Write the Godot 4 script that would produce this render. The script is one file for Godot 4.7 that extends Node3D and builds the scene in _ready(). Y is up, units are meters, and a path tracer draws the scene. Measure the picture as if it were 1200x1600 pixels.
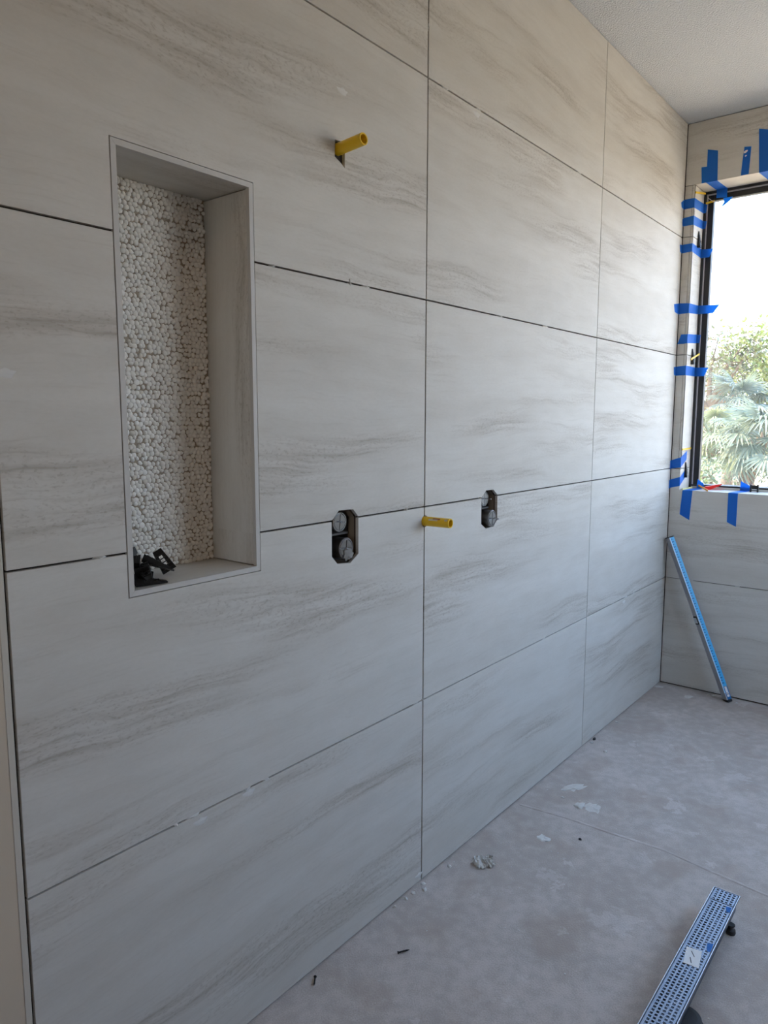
extends Node3D

# ------------------------------------------------------------------ layout (metres)
# tiled shower wall in the plane x = 0, window wall in the plane z = 0, floor y = 0
const ROW := [0.006, 0.6119, 1.2219, 1.8319, 2.4419, 3.0085]
const COL := [0.0035, 1.0713, 2.3199, 3.5546]
const CEIL := 3.0111
const ROOM_X := 2.3
const ROOM_Z := 6.2
const WX0 := 0.052
const WX1 := 1.55
const WY0 := 1.105
const WY1 := 2.700
const NZ0 := 2.979
const NZ1 := 3.321
const NY0 := 1.1325
const NY1 := 1.9985
const REVEAL := 0.165

var used := {}
var M := {}
var rng := RandomNumberGenerator.new()

func _ready():
	rng.seed = 7
	# camera
	var cam := Camera3D.new()
	cam.name = "camera"
	cam.fov = 70.348
	cam.near = 0.05
	cam.far = 300.0
	cam.transform = Transform3D(Basis.from_euler(Vector3(-0.1257, 0.6774, 0.0013)), Vector3(1.2757, 1.4823, 4.1022))
	add_child(cam)
	cam.current = true
	# sky and exposure
	var env := Environment.new()
	var psm := ProceduralSkyMaterial.new()
	psm.sky_top_color = Color(0.68, 0.82, 1.0)
	psm.sky_horizon_color = Color(0.95, 0.98, 1.0)
	psm.sky_curve = 0.18
	psm.ground_bottom_color = Color(0.42, 0.41, 0.36)
	psm.ground_horizon_color = Color(0.75, 0.77, 0.74)
	psm.sun_angle_max = 5.0
	psm.energy_multiplier = 1.0
	var sky := Sky.new()
	sky.sky_material = psm
	env.background_mode = Environment.BG_SKY
	env.sky = sky
	env.background_energy_multiplier = 1.0
	env.tonemap_mode = Environment.TONE_MAPPER_LINEAR
	env.tonemap_exposure = 7.8
	env.sdfgi_enabled = true
	env.ssao_enabled = true
	env.ssil_enabled = true
	var we := WorldEnvironment.new()
	we.name = "world_environment"
	we.environment = env
	add_child(we)
	# sun over the garden; it runs along both window walls, so no beam enters the room
	var sun := DirectionalLight3D.new()
	sun.name = "sun"
	sun.light_color = Color(1.0, 0.91, 0.78)
	sun.light_energy = 0.8
	sun.light_angular_distance = 1.0
	sun.shadow_enabled = true
	sun.look_at_from_position(Vector3.ZERO, Vector3(0.62, -0.78, -0.06))
	add_child(sun)

	make_materials()
	build_shell()
	build_wall_left()
	build_wall_back()
	build_window()
	build_niche()
	build_plumbing()
	build_level()
	build_drain()
	build_tapes()
	build_clips()
	build_debris()
	build_garden()

# ------------------------------------------------------------------ naming and metadata
func numbered(called: String) -> String:
	var n: int = used.get(called, 0)
	used[called] = n + 1
	return called if n == 0 else "%s_%03d" % [called, n]

func tag(o: Node, label: String, category: String, group := "") -> void:
	o.set_meta("label", label)
	o.set_meta("category", category)
	if group != "":
		o.set_meta("group", group)

func structure(called: String, label: String, category: String) -> Node3D:
	var o := Node3D.new()
	o.name = numbered(called)
	add_child(o)
	tag(o, label, category)
	o.set_meta("kind", "structure")
	return o

func thing(called: String, label: String, category: String, at := Vector3.ZERO, group := "") -> Node3D:
	var o := Node3D.new()
	o.name = numbered(called)
	o.position = at
	add_child(o)
	tag(o, label, category, group)
	return o

func part(called: String, mesh: Mesh, mat: Material, parent: Node, xf := Transform3D.IDENTITY) -> MeshInstance3D:
	var m := MeshInstance3D.new()
	m.name = numbered(called) if parent == self else called
	m.mesh = mesh
	m.material_override = mat
	m.transform = xf
	m.cast_shadow = GeometryInstance3D.SHADOW_CASTING_SETTING_ON
	parent.add_child(m, true)
	return m

# ------------------------------------------------------------------ mesh helpers
func new_st() -> SurfaceTool:
	var st := SurfaceTool.new()
	st.begin(Mesh.PRIMITIVE_TRIANGLES)
	return st

func tri(st: SurfaceTool, a: Vector3, b: Vector3, c: Vector3, n: Vector3, ua := Vector2.ZERO, ub := Vector2.ZERO, uc := Vector2.ZERO) -> void:
	var flip := (a - c).cross(a - b).dot(n) < 0.0
	st.set_normal(n); st.set_uv(ua); st.add_vertex(a)
	if flip:
		st.set_normal(n); st.set_uv(uc); st.add_vertex(c)
		st.set_normal(n); st.set_uv(ub); st.add_vertex(b)
	else:
		st.set_normal(n); st.set_uv(ub); st.add_vertex(b)
		st.set_normal(n); st.set_uv(uc); st.add_vertex(c)

func flat_uv(p: Vector3, n: Vector3) -> Vector2:
	var q := n.abs()
	if q.x >= q.y and q.x >= q.z:
		return Vector2(-p.z, -p.y)
	if q.y >= q.z:
		return Vector2(p.x, p.z)
	return Vector2(p.x, -p.y)

func quad(st: SurfaceTool, a: Vector3, b: Vector3, c: Vector3, d: Vector3, n: Vector3) -> void:
	tri(st, a, b, c, n, flat_uv(a, n), flat_uv(b, n), flat_uv(c, n))
	tri(st, a, c, d, n, flat_uv(a, n), flat_uv(c, n), flat_uv(d, n))

# a box between lo and hi (in xf's axes) with chamfered edges
func add_box(st: SurfaceTool, lo: Vector3, hi: Vector3, ch := 0.0, xf := Transform3D.IDENTITY) -> void:
	var c := (lo + hi) * 0.5
	var h := (hi - lo) * 0.5
	ch = min(ch, min(h.x, min(h.y, h.z)) * 0.9)
	for ax in 3:
		for s in [-1.0, 1.0]:
			var u := (ax + 1) % 3
			var v := (ax + 2) % 3
			var pts := []
			for k in [[-1, -1], [1, -1], [1, 1], [-1, 1]]:
				var p := Vector3.ZERO
				p[ax] = s * h[ax]
				p[u] = k[0] * (h[u] - ch)
				p[v] = k[1] * (h[v] - ch)
				pts.append(xf * (c + p))
			var n := Vector3.ZERO
			n[ax] = s
			quad(st, pts[0], pts[1], pts[2], pts[3], (xf.basis * n).normalized())
	if ch <= 0.0:
		return
	for ax in 3:
		var u := (ax + 1) % 3
		var v := (ax + 2) % 3
		for su in [-1.0, 1.0]:
			for sv in [-1.0, 1.0]:
				var n := Vector3.ZERO
				n[u] = su
				n[v] = sv
				var pts := []
				for k in [[-1, 0], [1, 0], [1, 1], [-1, 1]]:
					var p := Vector3.ZERO
					p[ax] = k[0] * (h[ax] - ch)
					p[u] = su * (h[u] - (ch if k[1] == 0 else 0.0))
					p[v] = sv * (h[v] - (0.0 if k[1] == 0 else ch))
					pts.append(xf * (c + p))
				quad(st, pts[0], pts[1], pts[2], pts[3], (xf.basis * n).normalized())
	for sx in [-1.0, 1.0]:
		for sy in [-1.0, 1.0]:
			for sz in [-1.0, 1.0]:
				var s := Vector3(sx, sy, sz)
				var k := s * h
				tri(st, xf * (c + k - Vector3(0, sy * ch, sz * ch)), xf * (c + k - Vector3(sx * ch, 0, sz * ch)), xf * (c + k - Vector3(sx * ch, sy * ch, 0)), (xf.basis * s).normalized())

func box_mesh(lo: Vector3, hi: Vector3, ch := 0.0) -> ArrayMesh:
	var st := new_st()
	add_box(st, lo, hi, ch)
	return st.commit()

func side_axes(d: Vector3) -> Array:
	var up := Vector3.UP if abs(d.y) < 0.9 else Vector3.RIGHT
	var u := d.cross(up).normalized()
	return [u, d.cross(u).normalized()]

# tube along points with a radius for each; caps at both ends
func add_tube(st: SurfaceTool, pts: Array, rad: Array, seg := 12, caps := true) -> void:
	var rings := []
	var norms := []
	for i in pts.size():
		var a: Vector3 = pts[max(i - 1, 0)]
		var b: Vector3 = pts[min(i + 1, pts.size() - 1)]
		var d := (b - a).normalized()
		var ax := side_axes(d)
		var ring := []
		var nr := []
		for k in seg:
			var t := TAU * k / seg
			var n: Vector3 = ax[0] * cos(t) + ax[1] * sin(t)
			nr.append(n)
			ring.append(pts[i] + n * rad[i])
		rings.append(ring)
		norms.append(nr)
	for i in pts.size() - 1:
		for k in seg:
			var k2 := (k + 1) % seg
			smooth_quad(st, [rings[i][k], rings[i][k2], rings[i + 1][k2], rings[i + 1][k]], [norms[i][k], norms[i][k2], norms[i + 1][k2], norms[i + 1][k]], [Vector2(float(k) / seg, i), Vector2(float(k + 1) / seg, i), Vector2(float(k + 1) / seg, i + 1), Vector2(float(k) / seg, i + 1)])
	if caps:
		for e in [0, pts.size() - 1]:
			var o: Vector3 = pts[1] if e == 0 else pts[e - 1]
			var n: Vector3 = (pts[e] - o).normalized()
			for k in seg:
				tri(st, pts[e], rings[e][k], rings[e][(k + 1) % seg], n)

func smooth_quad(st: SurfaceTool, p: Array, n: Array, uv: Array) -> void:
	var face := (p[0] - p[2]).cross(p[0] - p[1]) as Vector3
	var flip: bool = face.dot(n[0] + n[1] + n[2] + n[3]) < 0.0
	for t in [[0, 1, 2], [0, 2, 3]]:
		var order: Array = [t[0], t[2], t[1]] if flip else t
		for k in order:
			st.set_normal(n[k]); st.set_uv(uv[k]); st.add_vertex(p[k])

# surface of revolution round +axis, profile of (radius, height)
func add_lathe(st: SurfaceTool, at: Vector3, axis: Vector3, prof: Array, seg := 24) -> void:
	var ax := side_axes(axis)
	for i in prof.size() - 1:
		var p0: Vector2 = prof[i]
		var p1: Vector2 = prof[i + 1]
		if p0.is_equal_approx(p1):
			continue
		var d := p1 - p0
		var nn := Vector2(d.y, -d.x).normalized()
		for k in seg:
			var ps := []
			var ns := []
			for e in [[0, 0], [1, 0], [1, 1], [0, 1]]:
				var t: float = TAU * (k + e[0]) / seg
				var r: Vector3 = ax[0] * cos(t) + ax[1] * sin(t)
				var q: Vector2 = p0 if e[1] == 0 else p1
				ps.append(at + r * q.x + axis * q.y)
				ns.append((r * nn.x + axis * nn.y).normalized())
			smooth_quad(st, ps, ns, [Vector2.ZERO, Vector2.ZERO, Vector2.ZERO, Vector2.ZERO])

# slab from a polygon: corner(p2, depth) gives the 3-D point, n the outward normal; front edge chamfered by ch
func slab_mesh(poly: PackedVector2Array, o: Vector3, ex: Vector3, ey: Vector3, n: Vector3, thick: float, ch: float, uv0 := Vector2.ZERO, uvs := Vector2.ONE, seam := INF) -> ArrayMesh:
	var st := new_st()
	if Geometry2D.is_polygon_clockwise(poly):
		poly.reverse()
	var inner := poly
	if ch > 0.0:
		var off := Geometry2D.offset_polygon(poly, -ch, Geometry2D.JOIN_MITER)
		if off.size() == 1 and off[0].size() == poly.size():
			inner = match_ring(poly, off[0])
		else:
			ch = 0.0
	var idx := Geometry2D.triangulate_polygon(inner)
	for k in range(0, idx.size(), 3):
		var a := inner[idx[k]]
		var b := inner[idx[k + 1]]
		var c := inner[idx[k + 2]]
		tri(st, o + ex * a.x + ey * a.y, o + ex * b.x + ey * b.y, o + ex * c.x + ey * c.y, n, (a - uv0) * uvs, (b - uv0) * uvs, (c - uv0) * uvs)
	for i in poly.size():
		var j := (i + 1) % poly.size()
		if absf(poly[i].x - seam) < 0.0001 and absf(poly[j].x - seam) < 0.0001:
			continue
		var e := (poly[j] - poly[i]).normalized()
		var out := ex * e.y - ey * e.x
		var a := o + ex * poly[i].x + ey * poly[i].y - n * ch
		var b := o + ex * poly[j].x + ey * poly[j].y - n * ch
		if ch > 0.0:
			var c := o + ex * inner[j].x + ey * inner[j].y
			var d := o + ex * inner[i].x + ey * inner[i].y
			var cn := (out + n).normalized()
			tri(st, a, b, c, cn, (poly[i] - uv0) * uvs, (poly[j] - uv0) * uvs, (poly[j] - uv0) * uvs)
			tri(st, a, c, d, cn, (poly[i] - uv0) * uvs, (poly[j] - uv0) * uvs, (poly[i] - uv0) * uvs)
		var a2 := a - n * (thick - ch)
		var b2 := b - n * (thick - ch)
		tri(st, a, b, b2, out, (poly[i] - uv0) * uvs, (poly[j] - uv0) * uvs, (poly[j] - uv0) * uvs)
		tri(st, a, b2, a2, out, (poly[i] - uv0) * uvs, (poly[j] - uv0) * uvs, (poly[i] - uv0) * uvs)
	return st.commit()

# turn the offset ring so that its corners pair with the outline's
func match_ring(poly: PackedVector2Array, ring: PackedVector2Array) -> PackedVector2Array:
	if Geometry2D.is_polygon_clockwise(ring):
		ring.reverse()
	var best := 0
	var least := INF
	for s in ring.size():
		var sum := 0.0
		for i in poly.size():
			sum += poly[i].distance_squared_to(ring[(i + s) % ring.size()])
		if sum < least:
			least = sum
			best = s
	var out := PackedVector2Array()
	for i in poly.size():
		out.append(ring[(i + best) % ring.size()])
	return out

func rect(x0: float, y0: float, x1: float, y1: float) -> PackedVector2Array:
	return PackedVector2Array([Vector2(x0, y0), Vector2(x1, y0), Vector2(x1, y1), Vector2(x0, y1)])

# a wall of boxes with rectangular openings left out; u and v are the in-plane axes
func grid_wall(us: Array, vs: Array, holes: Array, make: Callable) -> ArrayMesh:
	var st := new_st()
	for i in us.size() - 1:
		for j in vs.size() - 1:
			var c := Vector2((us[i] + us[i + 1]) * 0.5, (vs[j] + vs[j + 1]) * 0.5)
			var open := false
			for h in holes:
				if (h as Rect2).has_point(c):
					open = true
			if not open:
				make.call(st, us[i], vs[j], us[i + 1], vs[j + 1])
	return st.commit()

# a strip of tape: two edges through surface points, with the surface normal at each
func add_ribbon(st: SurfaceTool, ea: Array, eb: Array, nn: Array, thick := 0.0006) -> void:
	for i in ea.size() - 1:
		var a: Vector3 = ea[i]
		var b: Vector3 = eb[i]
		var c: Vector3 = eb[i + 1]
		var d: Vector3 = ea[i + 1]
		var n := (b - a).cross(d - a).normalized()
		if n == Vector3.ZERO or not n.is_finite():
			n = (b - d).cross(c - d).normalized()
		if n.dot(nn[i]) < 0.0:
			n = -n
		quad(st, a, b, c, d, n)
		var t := n * thick
		quad(st, a - t, b - t, c - t, d - t, -n)
		quad(st, a, d, d - t, a - t, (a - b).normalized())
		quad(st, b, c, c - t, b - t, (b - a).normalized())
	var l := ea.size() - 1
	for e in [0, l]:
		var n2: Vector3 = (ea[e] - ea[1 if e == 0 else l - 1]).normalized()
		quad(st, ea[e], eb[e], eb[e] - nn[e] * thick, ea[e] - nn[e] * thick, n2)

# lumpy flake: a flattened blob
func blob_mesh(sx: float, sy: float, sz: float, seed_: int, rough := 0.3, seg := 10, rows := 5) -> ArrayMesh:
	var st := new_st()
	var no := FastNoiseLite.new()
	no.seed = seed_
	no.frequency = 1.3
	var p := []
	for i in rows + 1:
		var ring := []
		for k in seg:
			var t := TAU * k / seg
			var f := PI * 0.5 * i / rows
			var d := Vector3(cos(t) * cos(f), sin(f), sin(t) * cos(f))
			var r := 1.0 + rough * 1.6 * no.get_noise_3dv(d * 1.4 + Vector3(seed_, 0, 0))
			ring.append(Vector3(d.x * sx * r, d.y * sy * r, d.z * sz * r))
		p.append(ring)
	st.set_smooth_group(0)
	for i in rows:
		for k in seg:
			var k2 := (k + 1) % seg
			for q in [[p[i][k], p[i + 1][k], p[i + 1][k2]], [p[i][k], p[i + 1][k2], p[i][k2]]]:
				var face: Vector3 = (q[0] - q[2]).cross(q[0] - q[1])
				var o: Vector3 = q[0] + q[1] + q[2]
				if face.dot(Vector3(o.x / sx, o.y / sy, o.z / sz)) < 0.0:
					q = [q[0], q[2], q[1]]
				for v in q:
					st.set_uv(Vector2(v.x, v.z)); st.add_vertex(v)
	st.generate_normals()
	return st.commit()

# crumpled sheet with a ragged outline, folded up off the floor
func crumple_mesh(rx: float, rz: float, h: float, seed_: int) -> ArrayMesh:
	var no := noise(seed_, 1.0, 3)
	var st := new_st()
	var n := 9
	var g := []
	for i in n + 1:
		var row := []
		for k in n + 1:
			var a := Vector2(i / float(n) * 2.0 - 1.0, k / float(n) * 2.0 - 1.0)
			var rim := 1.0 + 0.45 * no.get_noise_2d(a.angle() * 1.5 + 9.0, 3.0)
			var d := a * rim * (1.0 - 0.18 * a.length_squared())
			row.append(Vector3(d.x * rx, 0.0006 + h * absf(no.get_noise_2d(a.x * 1.9, a.y * 1.1)) * 2.2 + h * 0.35 * maxf(0.0, no.get_noise_2d(a.x * 4.0, a.y * 4.0 + 20.0)), d.y * rz))
		g.append(row)
	for i in n:
		for k in n:
			for t in [[g[i][k], g[i + 1][k], g[i + 1][k + 1]], [g[i][k], g[i + 1][k + 1], g[i][k + 1]]]:
				var fn: Vector3 = (t[1] - t[0]).cross(t[2] - t[0]).normalized()
				if fn.y < 0.0:
					fn = -fn
				tri(st, t[0], t[1], t[2], fn)
				var lo := Vector3(0, -0.0005, 0)
				tri(st, t[0] + lo, t[1] + lo, t[2] + lo, -fn)
	return st.commit()

# ------------------------------------------------------------------ materials
func mat(c: Color, rough := 0.6, metal := 0.0) -> StandardMaterial3D:
	var m := StandardMaterial3D.new()
	m.albedo_color = c
	m.roughness = rough
	m.metallic = metal
	return m

func noise(seed_: int, freq: float, oct := 4, kind := FastNoiseLite.TYPE_SIMPLEX_SMOOTH) -> FastNoiseLite:
	var n := FastNoiseLite.new()
	n.seed = seed_
	n.frequency = freq
	n.noise_type = kind
	n.fractal_octaves = oct
	n.fractal_type = FastNoiseLite.FRACTAL_FBM if oct > 1 else FastNoiseLite.FRACTAL_NONE
	return n

# vein-cut travertine print of the porcelain slabs: nearly level strata, grainy darker beds, small pores
func travertine(seed_: int) -> ImageTexture:
	var w := 1024
	var h := 512
	var img := Image.create(w, h, false, Image.FORMAT_RGB8)
	var nw := noise(seed_, 1.0, 2)
	var nb := noise(seed_ + 1, 1.0, 3)
	var nf := noise(seed_ + 2, 1.0, 3)
	var nm := noise(seed_ + 3, 1.0, 2)
	var light := Color(0.790, 0.776, 0.748)
	var mid := Color(0.738, 0.718, 0.684)
	var dark := Color(0.600, 0.565, 0.520)
	for y in h:
		var v := y / float(h) * 0.61
		for x in w:
			var u := x / float(w) * 1.22
			var s := v + nw.get_noise_2d(u * 0.8, v * 1.4) * 0.026 + nw.get_noise_2d(u * 4.0 + 40.0, v * 11.0) * 0.009
			var band := nb.get_noise_2d(u * 0.45, s * 5.0)
			var cloud := nb.get_noise_2d(u * 5.0 + 11.0, s * 12.0)
			var streak := nf.get_noise_2d(u * 1.7, s * 30.0)
			var thread := nf.get_noise_2d(u * 4.5 + 60.0, s * 85.0)
			var grain := nf.get_noise_2d(u * 45.0 + 33.0, s * 130.0)
			var bed := smoothstep(0.02, 0.50, nm.get_noise_2d(u * 0.6 + 9.0, s * 5.2))
			var pore := smoothstep(0.25, 0.5, nf.get_noise_2d(u * 55.0 + 20.0, s * 140.0))
			var t := clampf(0.45 + band * 0.55 + cloud * 0.30 + streak * 0.20 + grain * 0.16, 0.0, 1.0)
			var c := light.lerp(mid, t)
			var deep := bed * (0.14 + 0.45 * maxf(streak, -0.2) + 0.38 * maxf(thread, 0.0) + 0.22 * maxf(grain, 0.0))
			c = c.lerp(dark, clampf(deep + maxf(thread - 0.28, 0.0) * 0.25 + pore * (0.03 + 0.30 * bed), 0.0, 0.75))
			img.set_pixel(x, y, c)
	img.generate_mipmaps()
	return ImageTexture.create_from_image(img)

const STAIN := [[0.243, 0.63, 0.034], [0.169, 0.897, 0.035], [0.316, 0.812, 0.021], [0.496, 1.331, 0.06], [0.511, 1.508, 0.042], [0.679, 1.183, 0.072], [0.603, 1.482, 0.03], [0.376, 1.328, 0.013], [0.311, 1.263, 0.012], [0.26, 1.317, 0.012], [0.358, 1.163, 0.019], [0.467, 0.837, 0.034], [0.528, 0.763, 0.043], [0.63, 0.566, 0.021], [0.194, 0.133, 0.021], [0.41, 0.369, 0.041], [0.158, 0.461, 0.033], [0.531, 0.453, 0.021], [0.599, 1.142, 0.026], [0.786, 1.269, 0.024], [0.352, 1.802, 0.018], [0.329, 1.93, 0.015], [0.312, 2.029, 0.046], [0.243, 2.186, 0.022], [0.353, 2.072, 0.018], [0.459, 2.251, 0.022], [0.285, 2.497, 0.027], [0.564, 2.113, 0.057], [0.214, 2.774, 0.008], [0.464, 2.575, 0.016], [0.453, 2.483, 0.021], [0.401, 2.59, 0.05], [0.317, 2.781, 0.013], [0.272, 2.585, 0.012], [0.135, 2.367, 0.016], [0.175, 2.276, 0.012], [0.396, 1.254, 0.008], [0.236, 0.984, 0.011], [0.416, 1.03, 0.027], [0.512, 1.093, 0.021], [0.621, 0.936, 0.04], [0.797, 1.467, 0.029], [0.705, 1.635, 0.024], [0.524, 1.735, 0.02], [0.417, 1.913, 0.017], [0.237, 0.334, 0.013], [0.447, 0.054, 0.027], [0.303, 0.114, 0.017], [0.04, 1.222, 0.011], [0.255, 1.464, 0.009], [0.188, 1.518, 0.006], [0.401, 0.549, 0.021], [0.486, 0.615, 0.015]]
const FLOOR_U := 1.30
const FLOOR_V := 3.25

# bare cement slab with thinset drips and smears where the photograph has them
func concrete() -> ImageTexture:
	var w := 1024
	var h := 2048
	var img := Image.create(w, h, false, Image.FORMAT_RGB8)
	var na := noise(11, 1.0, 4)
	var nb := noise(12, 1.0, 3)
	var base := Color(0.655, 0.618, 0.592)
	var pale := Color(0.735, 0.698, 0.672)
	var brown := Color(0.610, 0.550, 0.510)
	for y in h:
		var v := y / float(h) * FLOOR_V
		for x in w:
			var u := x / float(w) * FLOOR_U
			var a := na.get_noise_2d(u * 2.6, v * 2.6)
			var b := nb.get_noise_2d(u * 19.0, v * 19.0)
			var g := nb.get_noise_2d(u * 210.0, v * 210.0)
			var c := base.lerp(pale, clampf(0.34 + a * 0.7 + b * 0.65 + g * 0.95, 0.0, 1.0))
			c = c.lerp(brown, clampf((nb.get_noise_2d(u * 3.1 + 50.0, v * 3.1) - 0.15) * 1.2, 0.0, 0.35))
			img.set_pixel(x, y, c)
	var smear := Color(0.790, 0.765, 0.750)
	var ns := noise(21, 1.0, 3)
	for i in STAIN.size():
		var s: Array = STAIN[i]
		var r: float = s[2] * 0.95
		var stretch := 1.0 + 0.5 * sin(i * 2.3)
		var turn := i * 1.7
		var rr := r * 1.9
		for y in range(int((s[1] - rr) / FLOOR_V * h), int((s[1] + rr) / FLOOR_V * h) + 1):
			for x in range(int((s[0] - rr) / FLOOR_U * w), int((s[0] + rr) / FLOOR_U * w) + 1):
				if x < 0 or y < 0 or x >= w or y >= h:
					continue
				var d := Vector2(x / float(w) * FLOOR_U - s[0], y / float(h) * FLOOR_V - s[1]).rotated(turn)
				d.y *= stretch
				var e := d.length() / r + ns.get_noise_2d(d.x / r * 1.1 + i * 13.0, d.y / r * 1.1) * 1.1
				var k := (1.0 - smoothstep(0.55, 0.95, e)) * (0.20 + 0.48 * fposmod(i * 0.618, 1.0)) * (0.75 + 0.5 * ns.get_noise_2d(x * 0.21, y * 0.21))
				if k > 0.0:
					img.set_pixel(x, y, img.get_pixel(x, y).lerp(smear, clampf(k, 0.0, 0.9)))
	img.generate_mipmaps()
	return ImageTexture.create_from_image(img)

func relief(seed_: int, freq: float, oct: int, wide: int, high: int) -> ImageTexture:
	var n := noise(seed_, freq, oct)
	var img := n.get_seamless_image(wide, high)
	return ImageTexture.create_from_image(img)

func make_materials() -> void:
	var prints := []
	for k in 6:
		prints.append(travertine(100 + k * 31))
	for k in 6:
		var m := mat(Color(1, 1, 1), 0.6)
		m.albedo_texture = prints[k]
		m.metallic_specular = 0.35
		M["tile%d" % k] = m
	var fl := mat(Color(1, 1, 1), 0.88)
	fl.albedo_texture = concrete()
	fl.heightmap_enabled = true
	fl.heightmap_texture = relief(31, 0.22, 3, 800, 2000)
	fl.heightmap_scale = 0.09
	M.floor = fl
	var ce := mat(Color(0.80, 0.81, 0.825), 0.9)
	ce.uv1_scale = Vector3(2.2, 2.2, 2.2)
	ce.heightmap_enabled = true
	ce.heightmap_texture = relief(41, 0.045, 3, 1024, 1024)
	ce.heightmap_scale = 0.4
	M.ceiling = ce
	M.paint = mat(Color(0.74, 0.68, 0.60), 0.7)
	M.plaster = mat(Color(0.64, 0.58, 0.51), 0.8)
	M.backing = mat(Color(0.20, 0.17, 0.15), 0.95)
	M.trim = mat(Color(0.74, 0.71, 0.66), 0.4)
	M.masonry = mat(Color(0.62, 0.60, 0.57), 0.9)
	M.edge = mat(Color(0.72, 0.705, 0.68), 0.5)
	M.grout = mat(Color(0.80, 0.795, 0.78), 0.95)
	M.mud = mat(Color(0.50, 0.49, 0.47), 0.9)
	M.thinset = mat(Color(0.77, 0.76, 0.74), 0.95)
	M.frame = mat(Color(0.105, 0.105, 0.115), 0.5)
	M.bead = mat(Color(0.66, 0.65, 0.68), 0.3)
	var gl := StandardMaterial3D.new()
	gl.albedo_color = Color(0.92, 0.97, 0.96, 0.03)
	gl.backlight_enabled = true
	gl.backlight = Color(0.05, 0.05, 0.05)
	gl.transparency = BaseMaterial3D.TRANSPARENCY_ALPHA
	gl.roughness = 0.03
	M.glass = gl
	var tp := mat(Color(0.13, 0.47, 0.81), 0.6)
	tp.backlight_enabled = true
	tp.backlight = Color(0.28, 0.68, 0.95)
	M.tape = tp
	var pv := mat(Color(0.90, 0.73, 0.10), 0.35)
	M.pipe = pv
	M.print_red = mat(Color(0.62, 0.36, 0.28), 0.6)
	M.print_pale = mat(Color(0.80, 0.76, 0.66), 0.7)
	M.black = mat(Color(0.045, 0.045, 0.05), 0.42)
	M.steel = mat(Color(0.66, 0.67, 0.70), 0.36, 1.0)
	M.brushed = mat(Color(0.50, 0.53, 0.58), 0.5, 1.0)
	M.chrome_cap = mat(Color(0.72, 0.73, 0.74), 0.22, 1.0)
	M.cap_body = mat(Color(0.50, 0.49, 0.49), 0.35, 1.0)
	M.cavity = mat(Color(0.36, 0.345, 0.335), 0.8)
	M.board = mat(Color(0.50, 0.45, 0.39), 0.95)
	M.level_blue = mat(Color(0.20, 0.64, 0.86), 0.4)
	M.level_tick = mat(Color(0.06, 0.40, 0.62), 0.45)
	M.level_side = mat(Color(0.66, 0.67, 0.70), 0.38, 0.35)
	M.level_edge = mat(Color(0.75, 0.88, 0.97), 0.3)
	M.vial = mat(Color(0.82, 0.84, 0.86), 0.2)
	var lm := mat(Color(0.9, 0.88, 0.84), 0.6)
	lm.emission_enabled = true
	lm.emission = Color(1.0, 0.84, 0.66)
	lm.emission_energy_multiplier = 0.06
	M.lamp = lm
	M.paper = mat(Color(0.86, 0.86, 0.86), 0.7)
	M.ink = mat(Color(0.16, 0.16, 0.17), 0.7)
	M.yellow = mat(Color(0.88, 0.72, 0.14), 0.5)
	M.pale_yellow = mat(Color(0.78, 0.76, 0.52), 0.5)
	M.orange = mat(Color(0.93, 0.62, 0.12), 0.5)
	M.red = mat(Color(0.90, 0.12, 0.10), 0.45)
	M.rubber = mat(Color(0.16, 0.16, 0.17), 0.7)
	M.screw = mat(Color(0.10, 0.09, 0.09), 0.5, 0.6)
	M.pebble_a = mat(Color(0.925, 0.91, 0.88), 0.75)
	M.pebble_b = mat(Color(0.87, 0.845, 0.80), 0.75)
	M.pebble_c = mat(Color(0.95, 0.94, 0.92), 0.75)
	M.pebble_bed = mat(Color(0.64, 0.59, 0.52), 0.95)
	M.trunk = mat(Color(0.46, 0.40, 0.34), 0.95)
	M.boot = mat(Color(0.60, 0.53, 0.47), 0.95)
	M.branch = mat(Color(0.48, 0.42, 0.36), 0.95)
	for k in 3:
		var f := mat([Color(0.42, 0.45, 0.39), Color(0.48, 0.50, 0.40), Color(0.39, 0.42, 0.39)][k], 0.5)
		f.backlight_enabled = true
		f.backlight = [Color(0.46, 0.50, 0.42), Color(0.52, 0.54, 0.40), Color(0.43, 0.48, 0.43)][k]
		M["frond%d" % k] = f
	var lf := mat(Color(1, 1, 1), 0.55)
	lf.vertex_color_use_as_albedo = true
	lf.backlight_enabled = true
	lf.backlight = Color(0.6, 0.6, 0.5)
	M.leaf = lf
	M.ground = mat(Color(0.71, 0.645, 0.54), 0.95)

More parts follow.
